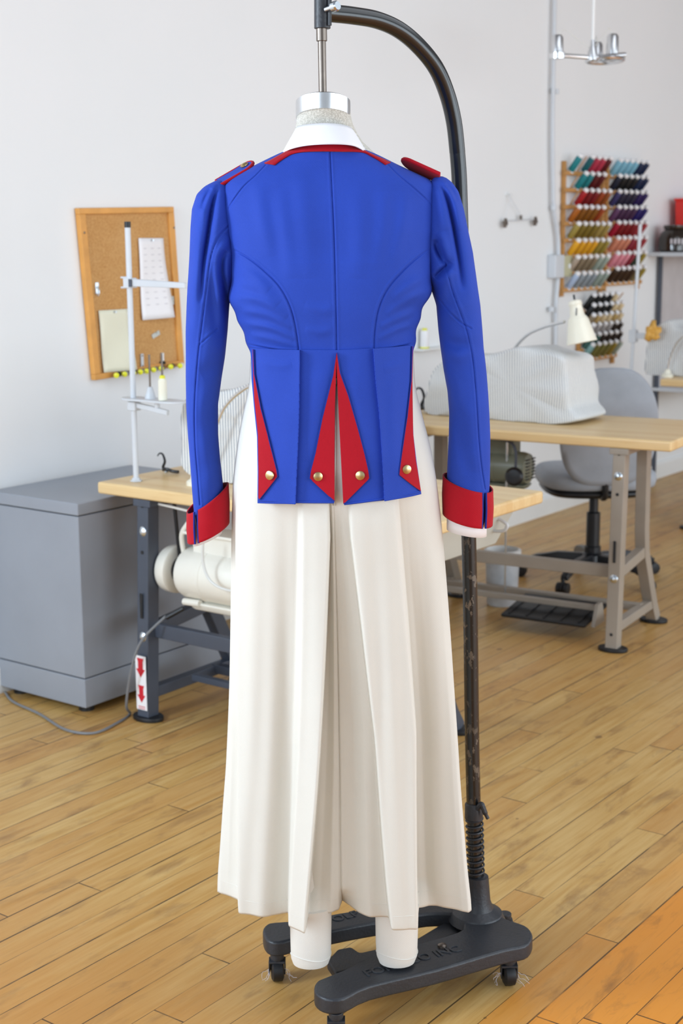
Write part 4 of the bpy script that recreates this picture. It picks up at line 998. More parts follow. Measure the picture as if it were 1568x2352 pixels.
for nm, xl, xr, yb in (('leg', 666, 760, 2212), ('leg', 863, 960, 2208)):
    lt = [(0.8169,-0.0737,-0.0447),(0.2346,-0.0839,-0.0471),(0.2274,-0.1066,-0.0237),(0.2111,-0.1060,-0.0247),(0.1477,-0.1052,-0.0260),(0.1204,-0.1047,-0.0271),(0.1085,-0.1007,-0.0314)] if xl == 666 else [(0.8157,0.0881,0.1162),(0.2369,0.0836,0.1204),(0.2279,0.0601,0.1456),(0.2099,0.0601,0.1439),(0.1510,0.0608,0.1425),(0.1237,0.0624,0.1417),(0.1100,0.0674,0.1367)]
    lo = obj(nm, MB().loft([fell((l+r)/2, 0.020, (r-l)/2, (r-l)/2*0.85, 32, z-0.008) for z, l, r in lt]), 'muslin', FORM, angle=60)
    z, l, r = lt[-2]
    obj('cuff_seam', MB().tube([((l+r)/2+((r-l)/2+0.0006)*cos(a), 0.020+((r-l)/2*0.85+0.0006)*sin(a), z+0.000+0.004*sin(a*2)) for a in np.linspace(0, 2*pi, 33)[:-1]], 0.0011, 6, closed=True), 'muslin', lo)

# ------------------------------------------------------------------ helpers for sewn cloth
def interp(tab, z, k):
    t_ = sorted(tab); return np.interp(z, [q[0] for q in t_], [q[k] for q in t_])
def smint(tab, z, k, rad=0.006):
    return sum(interp(tab, z+d, k) for d in (-rad, -rad/2, 0, rad/2, rad))/5
def pdist(X, Z, poly):
    """distance and signed side of points to a polyline in the xz plane"""
    best = np.full(X.shape, 1e9); side = np.zeros(X.shape); par = np.zeros(X.shape); n = len(poly)-1
    for k, ((x0, z0), (x1, z1)) in enumerate(zip(poly[:-1], poly[1:])):
        dx, dz = x1-x0, z1-z0; L2 = dx*dx+dz*dz+1e-12
        t_ = np.clip(((X-x0)*dx+(Z-z0)*dz)/L2, 0, 1)
        ex, ez = X-(x0+t_*dx), Z-(z0+t_*dz); d = np.hypot(ex, ez)
        s = np.sign(dx*(Z-z0)-dz*(X-x0)); m = d < best
        best = np.where(m, d, best); side = np.where(m, s, side); par = np.where(m, (k+t_)/n, par)
    return best, side, par
def sm2(poly, n=6): return [(p.x, p.z) for p in smoothp([(a, 0, b) for a, b in poly], n)]
def apply(X, Z, Y, feats, wgt):
    """feats: (polyline, width, amplitude towards the viewer, kind)"""
    for poly, w, amp, kind in feats:
        d, s, q = pdist(X, Z, sm2(poly))
        if kind == 'ridge': dd = amp*np.exp(-(d/w)**2)*np.sin(pi*np.clip(q*0.94+0.03, 0, 1))**0.8
        elif kind == 'seam': dd = -amp*np.exp(-(d/w)**2)+0.35*amp*np.exp(-((d-w*2.6)/(w*1.6))**2)
        elif kind == 'stepL': dd = amp*np.exp(-d/w)*(s > 0)      # cloth on the left of the line lies on top
        elif kind == 'stepR': dd = amp*np.exp(-d/w)*(s < 0)
        Y = Y-dd*wgt
    return Y

# ------------------------------------------------------------------ white shirt: collar and cuffs that peek out
SHIRT = local_thing('white_shirt', 'white cotton shirt under the blue jacket, only collar and cuffs showing', 'shirt')
def ribbon(name, top, bot, m, parent, rows=8, n=10, solid=0.0016, bulge=0.0, **kw):
    T_ = smoothp(top, n); B2 = smoothp(bot, n)
    k = min(len(T_), len(B2)); T_ = [T_[int(i*(len(T_)-1)/(k-1))] for i in range(k)]; B2 = [B2[int(i*(len(B2)-1)/(k-1))] for i in range(k)]
    P = np.zeros((rows, k, 3))
    for r in range(rows):
        u = r/(rows-1)
        for j in range(k):
            p = T_[j].lerp(B2[j], u); P[r, j] = (p.x, p.y-bulge*sin(pi*u), p.z)
    return grid(name, P, m, parent, solid=solid, **kw)
ribbon('collar', [(-0.0613,0.1000,1.6677),(-0.0726,0.0550,1.6740),(-0.0736,0.0150,1.6802),(-0.0659,-0.0200,1.6814),(-0.0467,-0.0420,1.6826),(-0.0243,-0.0500,1.6833),(-0.0021,-0.0450,1.6821),(0.0151,-0.0280,1.6796),(0.0251,0.0100,1.6756),(0.0263,0.0550,1.6688),(0.0172,0.1000,1.6619)],
       [(-0.0856,0.1000,1.6112),(-0.0980,0.0550,1.6246),(-0.1015,0.0100,1.6329),(-0.0854,-0.0350,1.6407),(-0.0577,-0.0660,1.6452),(-0.0207,-0.0760,1.6469),(0.0161,-0.0680,1.6461),(0.0356,-0.0450,1.6415),(0.0513,0,1.6313),(0.0477,0.0550,1.6221),(0.0327,0.1000,1.6158)], 'white_cotton', SHIRT, bulge=0.002)
obj('collar_stand', MB().loft([fell((l+r)/2, 0.012, (r-l)/2+0.001, d+0.002, 40, z, 0.22) for z, l, r, d in [(1.6701,-0.0718,0.0257,0.05),(1.6525,-0.0834,0.0378,0.056)]], cap=False), 'white_cotton', SHIRT, solid=0.001)

# ------------------------------------------------------------------ the cream pleated skirt trousers
SKIRT = local_thing('pleated_culottes', 'long cream pleated divided skirt worn on the dress form', 'skirt')
ZH = 0.213
out_t = [(1.3054,-0.1564,0.1287),(1.2822,-0.1599,0.1303),(1.2276,-0.1633,0.1328),(1.1962,-0.1725,0.1407),(1.1568,-0.1811,0.1511),(1.1251,-0.1872,0.1598),(1.0932,-0.1918,0.1663),(1.0612,-0.1964,0.1720),(0.9806,-0.2021,0.1820),(0.8990,-0.2062,0.1897),(0.8165,-0.2096,0.1967),(0.7498,-0.2126,0.2020),(0.6485,-0.2173,0.2093),(0.5630,-0.2224,0.2157),(0.4765,-0.2284,0.2213),(0.3890,-0.2370,0.2287),(0.3004,-0.2449,0.2362),(0.2601,-0.2491,0.2408),(0.2197,-0.2518,0.2454)]
hemq = [(492,2046),(500,2051),(520,2060),(546,2069),(549,2099),(600,2103),(640,2102),(663,2097),(666,2128),(685,2137),(702,2144),(705,2128),(708,2104),(735,2098),(761,2098),(778,2090),(784,2074),(786,2068),(789,2070),(800,2078),(823,2095),(850,2103),(875,2106),(892,2108),(897,2137),(925,2138),(954,2133),(957,2110),(960,2082),(985,2079),(1005,2081),(1035,2088),(1060,2094),(1075,2094),(1082,2088)]
hem = [(-0.2588,0.1009),(-0.2511,0.0910),(-0.2324,0.0734),(-0.2088,0.0559),(-0.2025,0.0001),(-0.1593,-0.0078),(-0.1259,-0.0065),(-0.1069,0.0023),(-0.1026,-0.0532),(-0.0865,-0.0691),(-0.0723,-0.0814),(-0.0704,-0.0537),(-0.0689,-0.0109),(-0.0465,-0.0004),(-0.0247,-0.0007),(-0.0104,0.0137),(-0.0053,0.0434),(-0.0036,0.0547),(-0.0010,0.0508),(0.0083,0.0357),(0.0274,0.0040),(0.0498,-0.0109),(0.0705,-0.0167),(0.0845,-0.0205),(0.0869,-0.0717),(0.1097,-0.0737),(0.1339,-0.0654),(0.1384,-0.0249),(0.1436,0.0261),(0.1651,0.0314),(0.1818,0.0274),(0.2062,0.0141),(0.2264,0.0028),(0.2389,0.0026),(0.2458,0.0135)]
# x of the same folds higher up, as fractions of the width
x_mid = [520,523,530,543,546,590,640,676,690,712,736,738,739,752,766,774,777,778,781,792,812,832,845,853,858,900,946,949,951,965,985,1008,1028,1038,1044]
x_top = [531,533,537,542,546,600,650,688,700,730,756,758,759,762,765,767,768,769,771,776,783,790,796,802,808,860,905,912,915,930,950,975,995,1007,1012]
f_hem = [(q[0]-492)/(1082-492) for q in hemq]; f_mid = [(x-520)/(1044-520) for x in x_mid]; f_top = [(x-531)/(1012-531) for x in x_top]
d_hem = [h[1] for h in hem]
d_avg = np.array([0.030*abs(2*f-1)**2.5-0.045 for f in f_hem])
rel_h = np.array(d_hem)-d_avg
ker = np.array([1, 2, 1])/4
kidx = np.arange(len(hemq)); NS = 330
# denser sampling near the sharp pleat edges
ss = np.linspace(0, len(hemq)-1, NS)
NZ = 150
zs = np.concatenate([np.linspace(ZH, 0.235, 6)[:-1], np.linspace(0.235, 1.305, NZ)])
def sint(arr): return np.interp(ss, kidx, arr)
fh, fm, ft = sint(f_hem), sint(f_mid), sint(f_top); rh = sint(rel_h)
soft = list(rel_h); a1_, a2_ = soft[14], soft[20]
for k in range(15, 20): soft[k] = a1_+(a2_-a1_)*(k-14)/6+(0.009 if k in (16, 17) else 0.004)
for k, dd_ in ((11, 0.022), (12, 0.034), (13, 0.016), (27, 0.012), (28, 0.024), (29, 0.016), (3, 0.008)): soft[k] += dd_
rhs = sint(np.array(soft))
rhs[1:-1] = np.convolve(rhs, ker, 'valid')

for q in (fh, fm, ft, rh): q[1:-1] = np.convolve(q, ker, 'valid')
z_mid, z_top = 0.600, 0.975
ph = rng.uniform(0, 6, 8)
P = np.zeros((len(zs), NS+120, 3))
for i, z in enumerate(zs):
    xl, xr = float(smint(out_t, z, 1, 0.02)), float(smint(out_t, z, 2, 0.02))
    if z < z_mid: t_ = (z-ZH)/(z_mid-ZH); f = fh*(1-t_)+fm*t_
    else: t_ = min(1, (z-z_mid)/(z_top-z_mid)); f = fm*(1-t_)+ft*t_
    u = 2*f-1; tt = np.clip((z-ZH)/(1.05-ZH), 0, 1)
    bh = np.interp(z, [ZH, 0.6, 0.98, 1.10, 1.2, 1.305], [0.085, 0.10, 0.118, 0.122, 0.110, 0.092])
    env = -bh*(np.clip(1-np.abs(u)**2.6, 0, 1))**(1/2.0)
    amp = (1-tt)**0.62
    hem_env = -0.045+0.030*np.abs(u)**2.5
    y = env*tt**0.7+hem_env*(1-tt**0.7)+((rh*max(0, 1-(z-ZH)/0.05)+rhs*min(1, (z-ZH)/0.05))*(amp+np.interp(z, [0.65, 0.92], [0.34, 0.10])*(1-amp)))*np.interp(z, [1.0, 1.12, 1.3], [1, 0.35, 0.0])
    # soft vertical rolls of hanging cloth
    y = y+0.004*np.sin(u*15+ph[0]+z*1.5)*np.interp(z, [ZH, 0.5, 1.0], [1, 0.9, 0.2])+0.0022*np.sin(u*31+ph[1]-z*2)*np.interp(z, [ZH, 0.6, 1.0], [0.9, 1, 0.2])
    x = xl+(xr-xl)*f
    P[i, :NS, 0] = x; P[i, :NS, 1] = y
    a = np.linspace(0, pi, 122)[1:-1]
    y0 = y[-1]*(1-np.linspace(0, 1, 120))+y[0]*np.linspace(0, 1, 120)
    P[i, NS:, 0] = (xl+xr)/2+(xr-xl)/2*np.cos(a); P[i, NS:, 1] = y0+np.sin(a)*(bh+0.05)*(1+0.05*np.sin(9*a))
    P[i, :, 2] = z
body = grid('skirt_cloth', P, 'cream', SKIRT, closed=True, solid=0.0014)
# hem line: stitched fold
hi = int(np.argmin(abs(zs-0.243))); hl = P[hi, :NS]
obj('hem_stitch', MB().tube([tuple(p+np.array([0, -0.0006, 0])) for p in hl[::3]], 0.00055, 4), 'cream', SKIRT)
def sk_y(x, z):
    i = int(np.clip(np.searchsorted(zs, z), 0, len(zs)-1)); r = P[i, :NS]; return float(np.interp(x, r[:, 0], r[:, 1]))
zp = [(-0.0080,1.2690),(-0.0093,1.2015),(-0.0106,1.1257),(-0.0121,1.0336)]
zt = MB().tube([(x, sk_y(x, z)-0.0015, z) for x, z in sm2(zp, 10)], 0.0021, 8)
zo = obj('zipper', zt, mat('zipper_tape', 'B8B2A8', 0.4, 0.3), SKIRT)
sl = [(-0.0082,1.2496),(-0.0092,1.2151)]
obj('slider', MB().box((sl[0][0], sk_y(*sl[0])-0.005, sl[0][1]), (0.005, 0.004, 0.012)), 'steel', zo, bev=0.001)
# ------------------------------------------------------------------ blue jacket
JACKET = local_thing('military_jacket', 'royal blue tailcoat style jacket with red cuffs, collar and tail facings', 'jacket')
bt = [(1.6495,-0.0743,0.0317,0.068),(1.6436,-0.0896,0.0453,0.071),(1.6363,-0.1079,0.0635,0.075),(1.6193,-0.1445,0.0976,0.08),(1.6023,-0.1775,0.1341,0.084),(1.5874,-0.2029,0.1668,0.088),(1.5711,-0.2101,0.1745,0.091),(1.5412,-0.2101,0.1732,0.096),(1.5113,-0.2023,0.1688,0.101),(1.4660,-0.1926,0.1629,0.105),(1.4205,-0.1912,0.1616,0.112),(1.4015,-0.1947,0.1640,0.113),(1.3824,-0.1967,0.1556,0.113),(1.3709,-0.1915,0.1479,0.112),(1.3594,-0.1840,0.1433,0.111),(1.3402,-0.1782,0.1387,0.108),(1.3209,-0.1701,0.1349,0.105),(1.3016,-0.1634,0.1318,0.102),(1.2884,-0.1606,0.1303,0.102)]
feats = [
 ([(-0.0154,1.6395),(-0.0130,1.5826),(-0.0099,1.5108),(-0.0077,1.4162),(-0.0063,1.3017)], 0.0013, 0.0022, 'seam'),
 ([(-0.1836,1.4727),(-0.1557,1.4580),(-0.1301,1.4388),(-0.1045,1.4136),(-0.0870,1.3825),(-0.0771,1.3461),(-0.0709,1.2961)], 0.0013, 0.0022, 'seam'),
 ([(0.1572,1.4719),(0.1335,1.4574),(0.1076,1.4357),(0.0816,1.4064),(0.0659,1.3726),(0.0591,1.3340),(0.0575,1.2952)], 0.0013, 0.0022, 'seam'),
 ([(-0.1256,1.6158),(-0.1429,1.5973),(-0.1655,1.5772),(-0.1921,1.5427)], 0.0012, 0.0018, 'seam'),
 ([(0.0837,1.6144),(0.1007,1.5971),(0.1266,1.5753),(0.1637,1.5432)], 0.0012, 0.0018, 'seam'),
 ([(-0.1579,1.3087),(-0.1356,1.3056),(-0.1057,1.3016),(-0.0706,1.2992)], 0.0013, 0.0024, 'seam'),
 ([(0.0572,1.2998),(0.0886,1.3033),(0.1260,1.3090)], 0.0013, 0.0024, 'seam'),
 # drag lines at the sides and below the arms
 ([(-0.1825,1.4171),(-0.1418,1.4095),(-0.1050,1.3797)], 0.010, 0.0056, 'ridge'), ([(-0.1793,1.3950),(-0.1347,1.3873),(-0.0904,1.3574)], 0.008, 0.0056, 'ridge'),
 ([(-0.1708,1.3690),(-0.1276,1.3636),(-0.0816,1.3410)], 0.007, 0.0048, 'ridge'), ([(-0.1653,1.3467),(-0.1205,1.3412),(-0.0759,1.3216)], 0.006, 0.0045, 'ridge'),
 ([(-0.1746,1.4391),(-0.1415,1.4242),(-0.1195,1.4056)], 0.009, 0.0045, 'ridge'), ([(-0.1612,1.3266),(-0.1208,1.3219),(-0.0730,1.3088)], 0.006, 0.0035, 'ridge'),
 ([(0.1560,1.4221),(0.1262,1.4150),(0.0890,1.3857)], 0.009, 0.0051, 'ridge'), ([(0.1524,1.3986),(0.1188,1.3885),(0.0778,1.3599)], 0.008, 0.0051, 'ridge'),
 ([(0.1353,1.3669),(0.1040,1.3575),(0.0681,1.3399)], 0.007, 0.0045, 'ridge'), ([(0.1302,1.3425),(0.1002,1.3367),(0.0650,1.3206)], 0.006, 0.0038, 'ridge'),
 ([(-0.0648,1.5972),(-0.0585,1.5111),(-0.0558,1.4239)], 0.020, 0.0056, 'ridge'), ([(-0.1016,1.5760),(-0.0918,1.4969),(-0.0817,1.4241)], 0.014, 0.0045, 'ridge'),
 ([(0.0301,1.5752),(0.0357,1.4960),(0.0294,1.4233)], 0.018, 0.0056, 'ridge'), ([(0.0741,1.5677),(0.0740,1.5102),(0.0591,1.4377)], 0.014, 0.0040, 'ridge'),
 ([(-0.1381,1.5834),(-0.1318,1.5260),(-0.1181,1.4608)], 0.014, 0.0048, 'ridge'), ([(0.1144,1.5674),(0.1071,1.5100),(0.0924,1.4521)], 0.014, 0.0042, 'ridge'),
 ([(-0.0600,1.3799),(-0.0303,1.3708),(-0.0117,1.3736)], 0.010, 0.0026, 'ridge'), ([(-0.0604,1.3392),(-0.0344,1.3339),(-0.0120,1.3382)], 0.008, 0.0024, 'ridge'),
]
def body_y(x, z, off=0.0):
    """surface of the jacket back"""
    xl, xr, b = smint(bt, z, 1), smint(bt, z, 2), smint(bt, z, 3, 0.012)
    u = np.clip((x-(xl+xr)/2)/((xr-xl)/2), -1, 1)
    c = np.interp(z, [1.25, 1.45, 1.62], [0.0, 0.004, 0.022])
    e = np.interp(z, [1.25, 1.5, 1.60, 1.64], [2.5, 2.8, 2.5, 2.2])
    return c-b*np.power(np.clip(1-np.abs(u)**e, 0, 1), 1/e)-off
NZ, NX, NF = 430, 430, 60
z0_, z1_ = bt[-1][0], bt[0][0]
Zr = np.linspace(z0_, z1_, NZ)
xl = smint(bt, Zr, 1); xr = smint(bt, Zr, 2)
th = np.linspace(-pi/2, pi/2, NX)
u = np.sin(th)*0.75+0.25*np.linspace(-1, 1, NX)
X = (xl[:, None]+xr[:, None])/2+(xr-xl)[:, None]/2*u[None, :]
Z = np.repeat(Zr[:, None], NX, 1)
Y = body_y(X, Z)
wg = np.clip((1-np.abs(u))*7, 0, 1)[None, :]
Y = apply(X, Z, Y, feats, wg)
# front half
af = np.linspace(0, pi, NF+2)[1:-1]; b3 = smint(bt, Zr, 3)[:, None]; cc = np.interp(Zr, [1.25, 1.45, 1.62], [0.0, 0.004, 0.022])[:, None]
XF = ((xl+xr)/2)[:, None]+((xr-xl)/2)[:, None]*np.cos(af)[None, :]; YF = cc+b3*1.05*np.sin(af)[None, :]**0.8
P = np.concatenate([np.stack([X, Y, Z], -1), np.stack([XF, YF, np.repeat(Zr[:, None], NF, 1)], -1)], 1)
# ripple the side silhouettes a little
rip = 0.0016*np.sin(Zr*150)*np.clip((1.45-Zr)/0.1, 0, 1)*np.clip((Zr-1.25)/0.05, 0, 1)
P[:, :, 0] += (rip[:, None])*np.sign(P[:, :, 0]-((xl+xr)/2)[:, None])*(np.abs(P[:, :, 0]-((xl+xr)/2)[:, None])/((xr-xl)/2)[:, None])**6
grid('bodice', P, 'blue', JACKET, closed=True)

# red neck band
def onb(P2, off): return [(x, float(body_y(x, min(z, z1_), off)), z) for x, z in P2]
ub = [(-0.1284,1.6184),(-0.1164,1.6241),(-0.1029,1.6313),(-0.0879,1.6391),(-0.0729,1.6441),(-0.0543,1.6476),(-0.0246,1.6495),(0.0088,1.6486),(0.0296,1.6456),(0.0444,1.6382),(0.0608,1.6302),(0.0756,1.6243),(0.0890,1.6184)]
lb = [(-0.1105,1.6154),(-0.1030,1.6212),(-0.0917,1.6283),(-0.0820,1.6333),(-0.0693,1.6361),(-0.0545,1.6367),(-0.0247,1.6365),(0.0087,1.6363),(0.0295,1.6369),(0.0444,1.6354),(0.0548,1.6302),(0.0682,1.6229),(0.0801,1.6149)]
ribbon('neck_facing', onb(ub, 0.0035), onb(lb, 0.0035), 'red', JACKET, rows=5, solid=0.003)

# sleeves ------------------------------------------------------
slL = [(1.5909,-0.2150,-0.2036,0.008,0.01),(1.5880,-0.2212,-0.1976,0.02,0.008),(1.5813,-0.2351,-0.1924,0.032,0.004),(1.5679,-0.2491,-0.1866,0.044,0),(1.5426,-0.2581,-0.1818,0.053,0),(1.5126,-0.2612,-0.1771,0.058,0),(1.4674,-0.2640,-0.1749,0.06,0),(1.4296,-0.2673,-0.1811,0.06,0),(1.4068,-0.2694,-0.1908,0.058,0),(1.3762,-0.2718,-0.1976,0.055,0),(1.3302,-0.2746,-0.2017,0.052,0),(1.2837,-0.2758,-0.2074,0.05,0),(1.2448,-0.2769,-0.2145,0.048,0),(1.1979,-0.2774,-0.2218,0.046,0),(1.1426,-0.2757,-0.2231,0.044,0),(1.0949,-0.2731,-0.2202,0.042,0),(1.0468,-0.2712,-0.2158,0.04,0),(0.9984,-0.2685,-0.2153,0.037,0),(0.9701,-0.2660,-0.2183,0.034,0)]
slR = [(1.5950,0.1691,0.1812,0.008,0.01),(1.5920,0.1645,0.1881,0.02,0.008),(1.5846,0.1577,0.1973,0.032,0.004),(1.5697,0.1524,0.2081,0.044,0),(1.5399,0.1472,0.2175,0.053,0),(1.5099,0.1450,0.2239,0.058,0),(1.4646,0.1437,0.2343,0.06,0),(1.4267,0.1492,0.2401,0.06,0),(1.4038,0.1616,0.2434,0.058,0),(1.3732,0.1718,0.2484,0.056,0),(1.3270,0.1760,0.2528,0.054,0),(1.2961,0.1800,0.2554,0.052,0),(1.2572,0.1857,0.2606,0.05,0),(1.2181,0.1930,0.2642,0.048,0),(1.1788,0.1964,0.2670,0.047,0),(1.1392,0.1959,0.2691,0.046,0),(1.0915,0.1939,0.2697,0.045,0),(1.0515,0.1926,0.2694,0.043,0),(1.0113,0.1929,0.2667,0.041,0),(0.9773,0.1955,0.2623,0.038,0)]
fL = [
 ([(-0.1917,1.5130),(-0.2102,1.4917),(-0.2230,1.4570),(-0.2317,1.4086),(-0.2408,1.3486),(-0.2509,1.2804),(-0.2580,1.2115),(-0.2598,1.1418),(-0.2570,1.0714),(-0.2544,1.0201)], 0.0013, 0.0022, 'seam'),
 ([(-0.2160,1.3356),(-0.2292,1.3243),(-0.2456,1.3100)], 0.0012, 0.0020, 'seam'),
 ([(-0.2111,1.5827),(-0.2233,1.5696),(-0.2313,1.5492),(-0.2350,1.5199)], 0.006, 0.0060, 'ridge'),
 ([(-0.2202,1.5769),(-0.2295,1.5624),(-0.2375,1.5419)], 0.0045, -0.0087, 'ridge'),
 ([(-0.2112,1.5768),(-0.2193,1.5491),(-0.2264,1.5051),(-0.2352,1.4534),(-0.2429,1.3862)], 0.0048, -0.0181, 'ridge'),
 ([(-0.2373,1.5493),(-0.2450,1.4831),(-0.2514,1.4087),(-0.2564,1.3336)], 0.009, 0.0050, 'ridge'),
 ([(-0.2039,1.5710),(-0.2060,1.5417),(-0.2114,1.5050),(-0.2197,1.4681)], 0.007, 0.0050, 'ridge'),
 ([(-0.1891,1.4916),(-0.1998,1.4828),(-0.2094,1.4606),(-0.2132,1.4234),(-0.2112,1.3785)], 0.0075, 0.0075, 'ridge'),
 ([(-0.1956,1.4709),(-0.2034,1.4591),(-0.2054,1.4346),(-0.2016,1.4047),(-0.1979,1.3634)], 0.0058, -0.0188, 'ridge'),
 ([(-0.2156,1.4532),(-0.2211,1.4085),(-0.2209,1.3560),(-0.2141,1.3181)], 0.009, -0.0087, 'ridge'),
 ([(-0.2017,1.3634),(-0.2216,1.3258),(-0.2375,1.2955)], 0.014, 0.0040, 'ridge'), ([(-0.2055,1.2953),(-0.2229,1.2687),(-0.2461,1.2574)], 0.014, -0.0058, 'ridge'),
 ([(-0.2119,1.2496),(-0.2327,1.1804),(-0.2208,1.0947)], 0.012, -0.0072, 'ridge'), ([(-0.2406,1.2344),(-0.2380,1.1494),(-0.2308,1.0634)], 0.012, 0.0040, 'ridge'),
]
fR = [
 ([(0.1702,1.4832),(0.1824,1.4579),(0.1887,1.4207),(0.2042,1.3756),(0.2213,1.3303),(0.2316,1.2847),(0.2384,1.2234),(0.2429,1.1616),(0.2490,1.0992),(0.2582,1.0442)], 0.0013, 0.0022, 'seam'),
 ([(0.1707,1.3894),(0.1891,1.3652),(0.2082,1.3470),(0.2288,1.3340)], 0.0012, 0.0020, 'seam'),
 ([(0.1756,1.5873),(0.1921,1.5683),(0.2028,1.5389),(0.2106,1.5021)], 0.006, 0.0055, 'ridge'),
 ([(0.1830,1.5829),(0.1951,1.5697),(0.2042,1.5521)], 0.0045, -0.0087, 'ridge'),
 ([(0.1756,1.5800),(0.1877,1.5522),(0.1971,1.5096),(0.2065,1.4578),(0.2130,1.4056)], 0.0048, -0.0181, 'ridge'),
 ([(0.2119,1.5242),(0.2231,1.4577),(0.2299,1.3830)], 0.009, 0.0050, 'ridge'),
 ([(0.1726,1.5757),(0.1759,1.5391),(0.1821,1.5023)], 0.007, 0.0045, 'ridge'),
 ([(0.1686,1.4987),(0.1777,1.4891),(0.1838,1.4690),(0.1855,1.4505)], 0.007, 0.0060, 'ridge'),
 ([(0.1671,1.4891),(0.1702,1.4728),(0.1779,1.4565),(0.1840,1.4460)], 0.0062, -0.0188, 'ridge'),
 ([(0.1915,1.4504),(0.1840,1.4401),(0.1735,1.4297),(0.1660,1.4208)], 0.0055, -0.0174, 'ridge'), ([(0.1961,1.4355),(0.1842,1.4170),(0.1754,1.3758)], 0.009, 0.0060, 'ridge'),
 ([(0.1755,1.3457),(0.1891,1.3592),(0.2133,1.3756)], 0.010, 0.0035, 'ridge'),
 ([(0.1742,1.3230),(0.1971,1.3077),(0.2276,1.3075)], 0.011, -0.0072, 'ridge'), ([(0.1773,1.3003),(0.2003,1.2864),(0.2278,1.2908)], 0.012, 0.0045, 'ridge'),
 ([(0.1898,1.2697),(0.2054,1.2236),(0.2196,1.1773)], 0.011, 0.0050, 'ridge'), ([(0.1979,1.2006),(0.2138,1.1385),(0.2268,1.0719)], 0.012, -0.0072, 'ridge'),
 ([(0.2298,1.2388),(0.2323,1.1462),(0.2423,1.0758)], 0.012, 0.0040, 'ridge'),
]
def sleeve(tab, feats, seed):
    NZ, NC = 440, 200
    zt_, zb = tab[0][0], tab[-1][0]
    v = np.linspace(0, 1, NZ); Zr = zt_-(zt_-zb)*(0.25*v**2+0.75*v)
    l, r, d = interp(tab, Zr, 1), interp(tab, Zr, 2), interp(tab, Zr, 3)
    for q in (l, r, d):
        q[4:-4] = np.convolve(np.convolve(q, np.ones(5)/5, 'same'), np.ones(5)/5, 'same')[4:-4]
    a = np.linspace(0, 2*pi, NC+1)[:-1]
    cu = np.sign(np.cos(a))*np.abs(np.cos(a))**0.92; sv = np.sign(np.sin(a))*np.abs(np.sin(a))**0.92
    X = ((l+r)/2)[:, None]+((r-l)/2)[:, None]*cu[None, :]; Y = d[:, None]*sv[None, :]+0.006; Z = np.repeat(Zr[:, None], NC, 1)
    back = np.clip(-np.sin(a)*3, 0, 1)[None, :]
    Y = apply(X, Z, Y, feats, back)
    rr = np.random.RandomState(seed); p = rr.uniform(0, 6, 4)
    Y = Y-back*(0.0012*np.sin(Z*38+X*30+p[0])+0.0008*np.sin(Z*85-X*60+p[1]))
    P = np.stack([X, Y, Z], -1)
    return grid('sleeve', P, 'blue', JACKET, closed=True, solid=0.0012)
SL = sleeve(slL, fL, 3); SR = sleeve(slR, fR, 4)

def cuff(parent, cx, hw, hd, ztop, zbot, slit, gap, cy=0.006, flare=0.0):
    """turned-back red cuff: open ring, ztop(x) and zbot(x) give its slanted edges"""
    a = np.linspace(slit+gap, slit+2*pi-gap, 120); rows = 14; P = np.zeros((rows, 120, 3))
    for r in range(rows):
        t_ = r/(rows-1); k = 1+flare*(1-abs(2*t_-1))*0.3
        for j, w in enumerate(a):
            x = cx+hw*k*cos(w); y = cy+hd*k*sin(w)
            P[r, j] = (x, y, ztop(x, y)*(1-t_)+zbot(x, y)*t_)
    cf = grid('cuff', P, 'red', parent, solid=0.003)
    # blue facing shows along both slit edges
    for j, s in ((0, -1), (119, 1)):
        e = [Vector(P[r, j]) for r in range(rows)]
        obj('slit_edge', MB().tube(e, 0.0019, 8), 'blue_dark', cf)
    return cf
(x0_, zA), (x1_, zB) = [(-0.2691,1.0048),(-0.2056,1.0480)]
(x2_, zC), (x3_, zD) = [(-0.2706,0.9456),(-0.2032,0.9772)]
def lz(xa, za, xb, zb): return lambda x, y: za+(zb-za)*(x-xa)/(xb-xa)-0.14*(y+0.03)*(-1)
cfL = cuff(SL, [(-0.2440,0.9904)][0][0], 0.0375, 0.042, lz(x0_, zA, x1_, zB), lz(x2_, zC, x3_, zD), radians(241), radians(6.5), flare=0.1)
(x0_, zA), (x1_, zB) = [(0.1873,1.0595),(0.2686,1.0360)]
(x2_, zC), (x3_, zD) = [(0.1831,0.9904),(0.2671,0.9714)]
cfR = cuff(SR, [(0.2306,1.0072)][0][0], 0.0445, 0.046, lz(x0_, zA, x1_, zB), lz(x2_, zC, x3_, zD), radians(306), radians(6.0), flare=0.1)
# white shirt cuffs below
for nm, (xa, za), hw, hd, dz, tl in (('shirt_cuff', [(-0.2457,0.9555)][0], 0.026, 0.030, 0.006, 0.45), ('shirt_cuff', [(0.2290,0.9749)][0], 0.036, 0.038, 0.016, -0.17)):
    rings = [[(x, y, z+(x-xa)*tl) for x, y, z in fell(xa, 0.006, hw, hd, 40, za+k)] for k in (0.05, 0.0, -dz)]
    obj(nm, MB().loft(rings, cap=False), 'white_cotton', SHIRT, solid=0.0012)

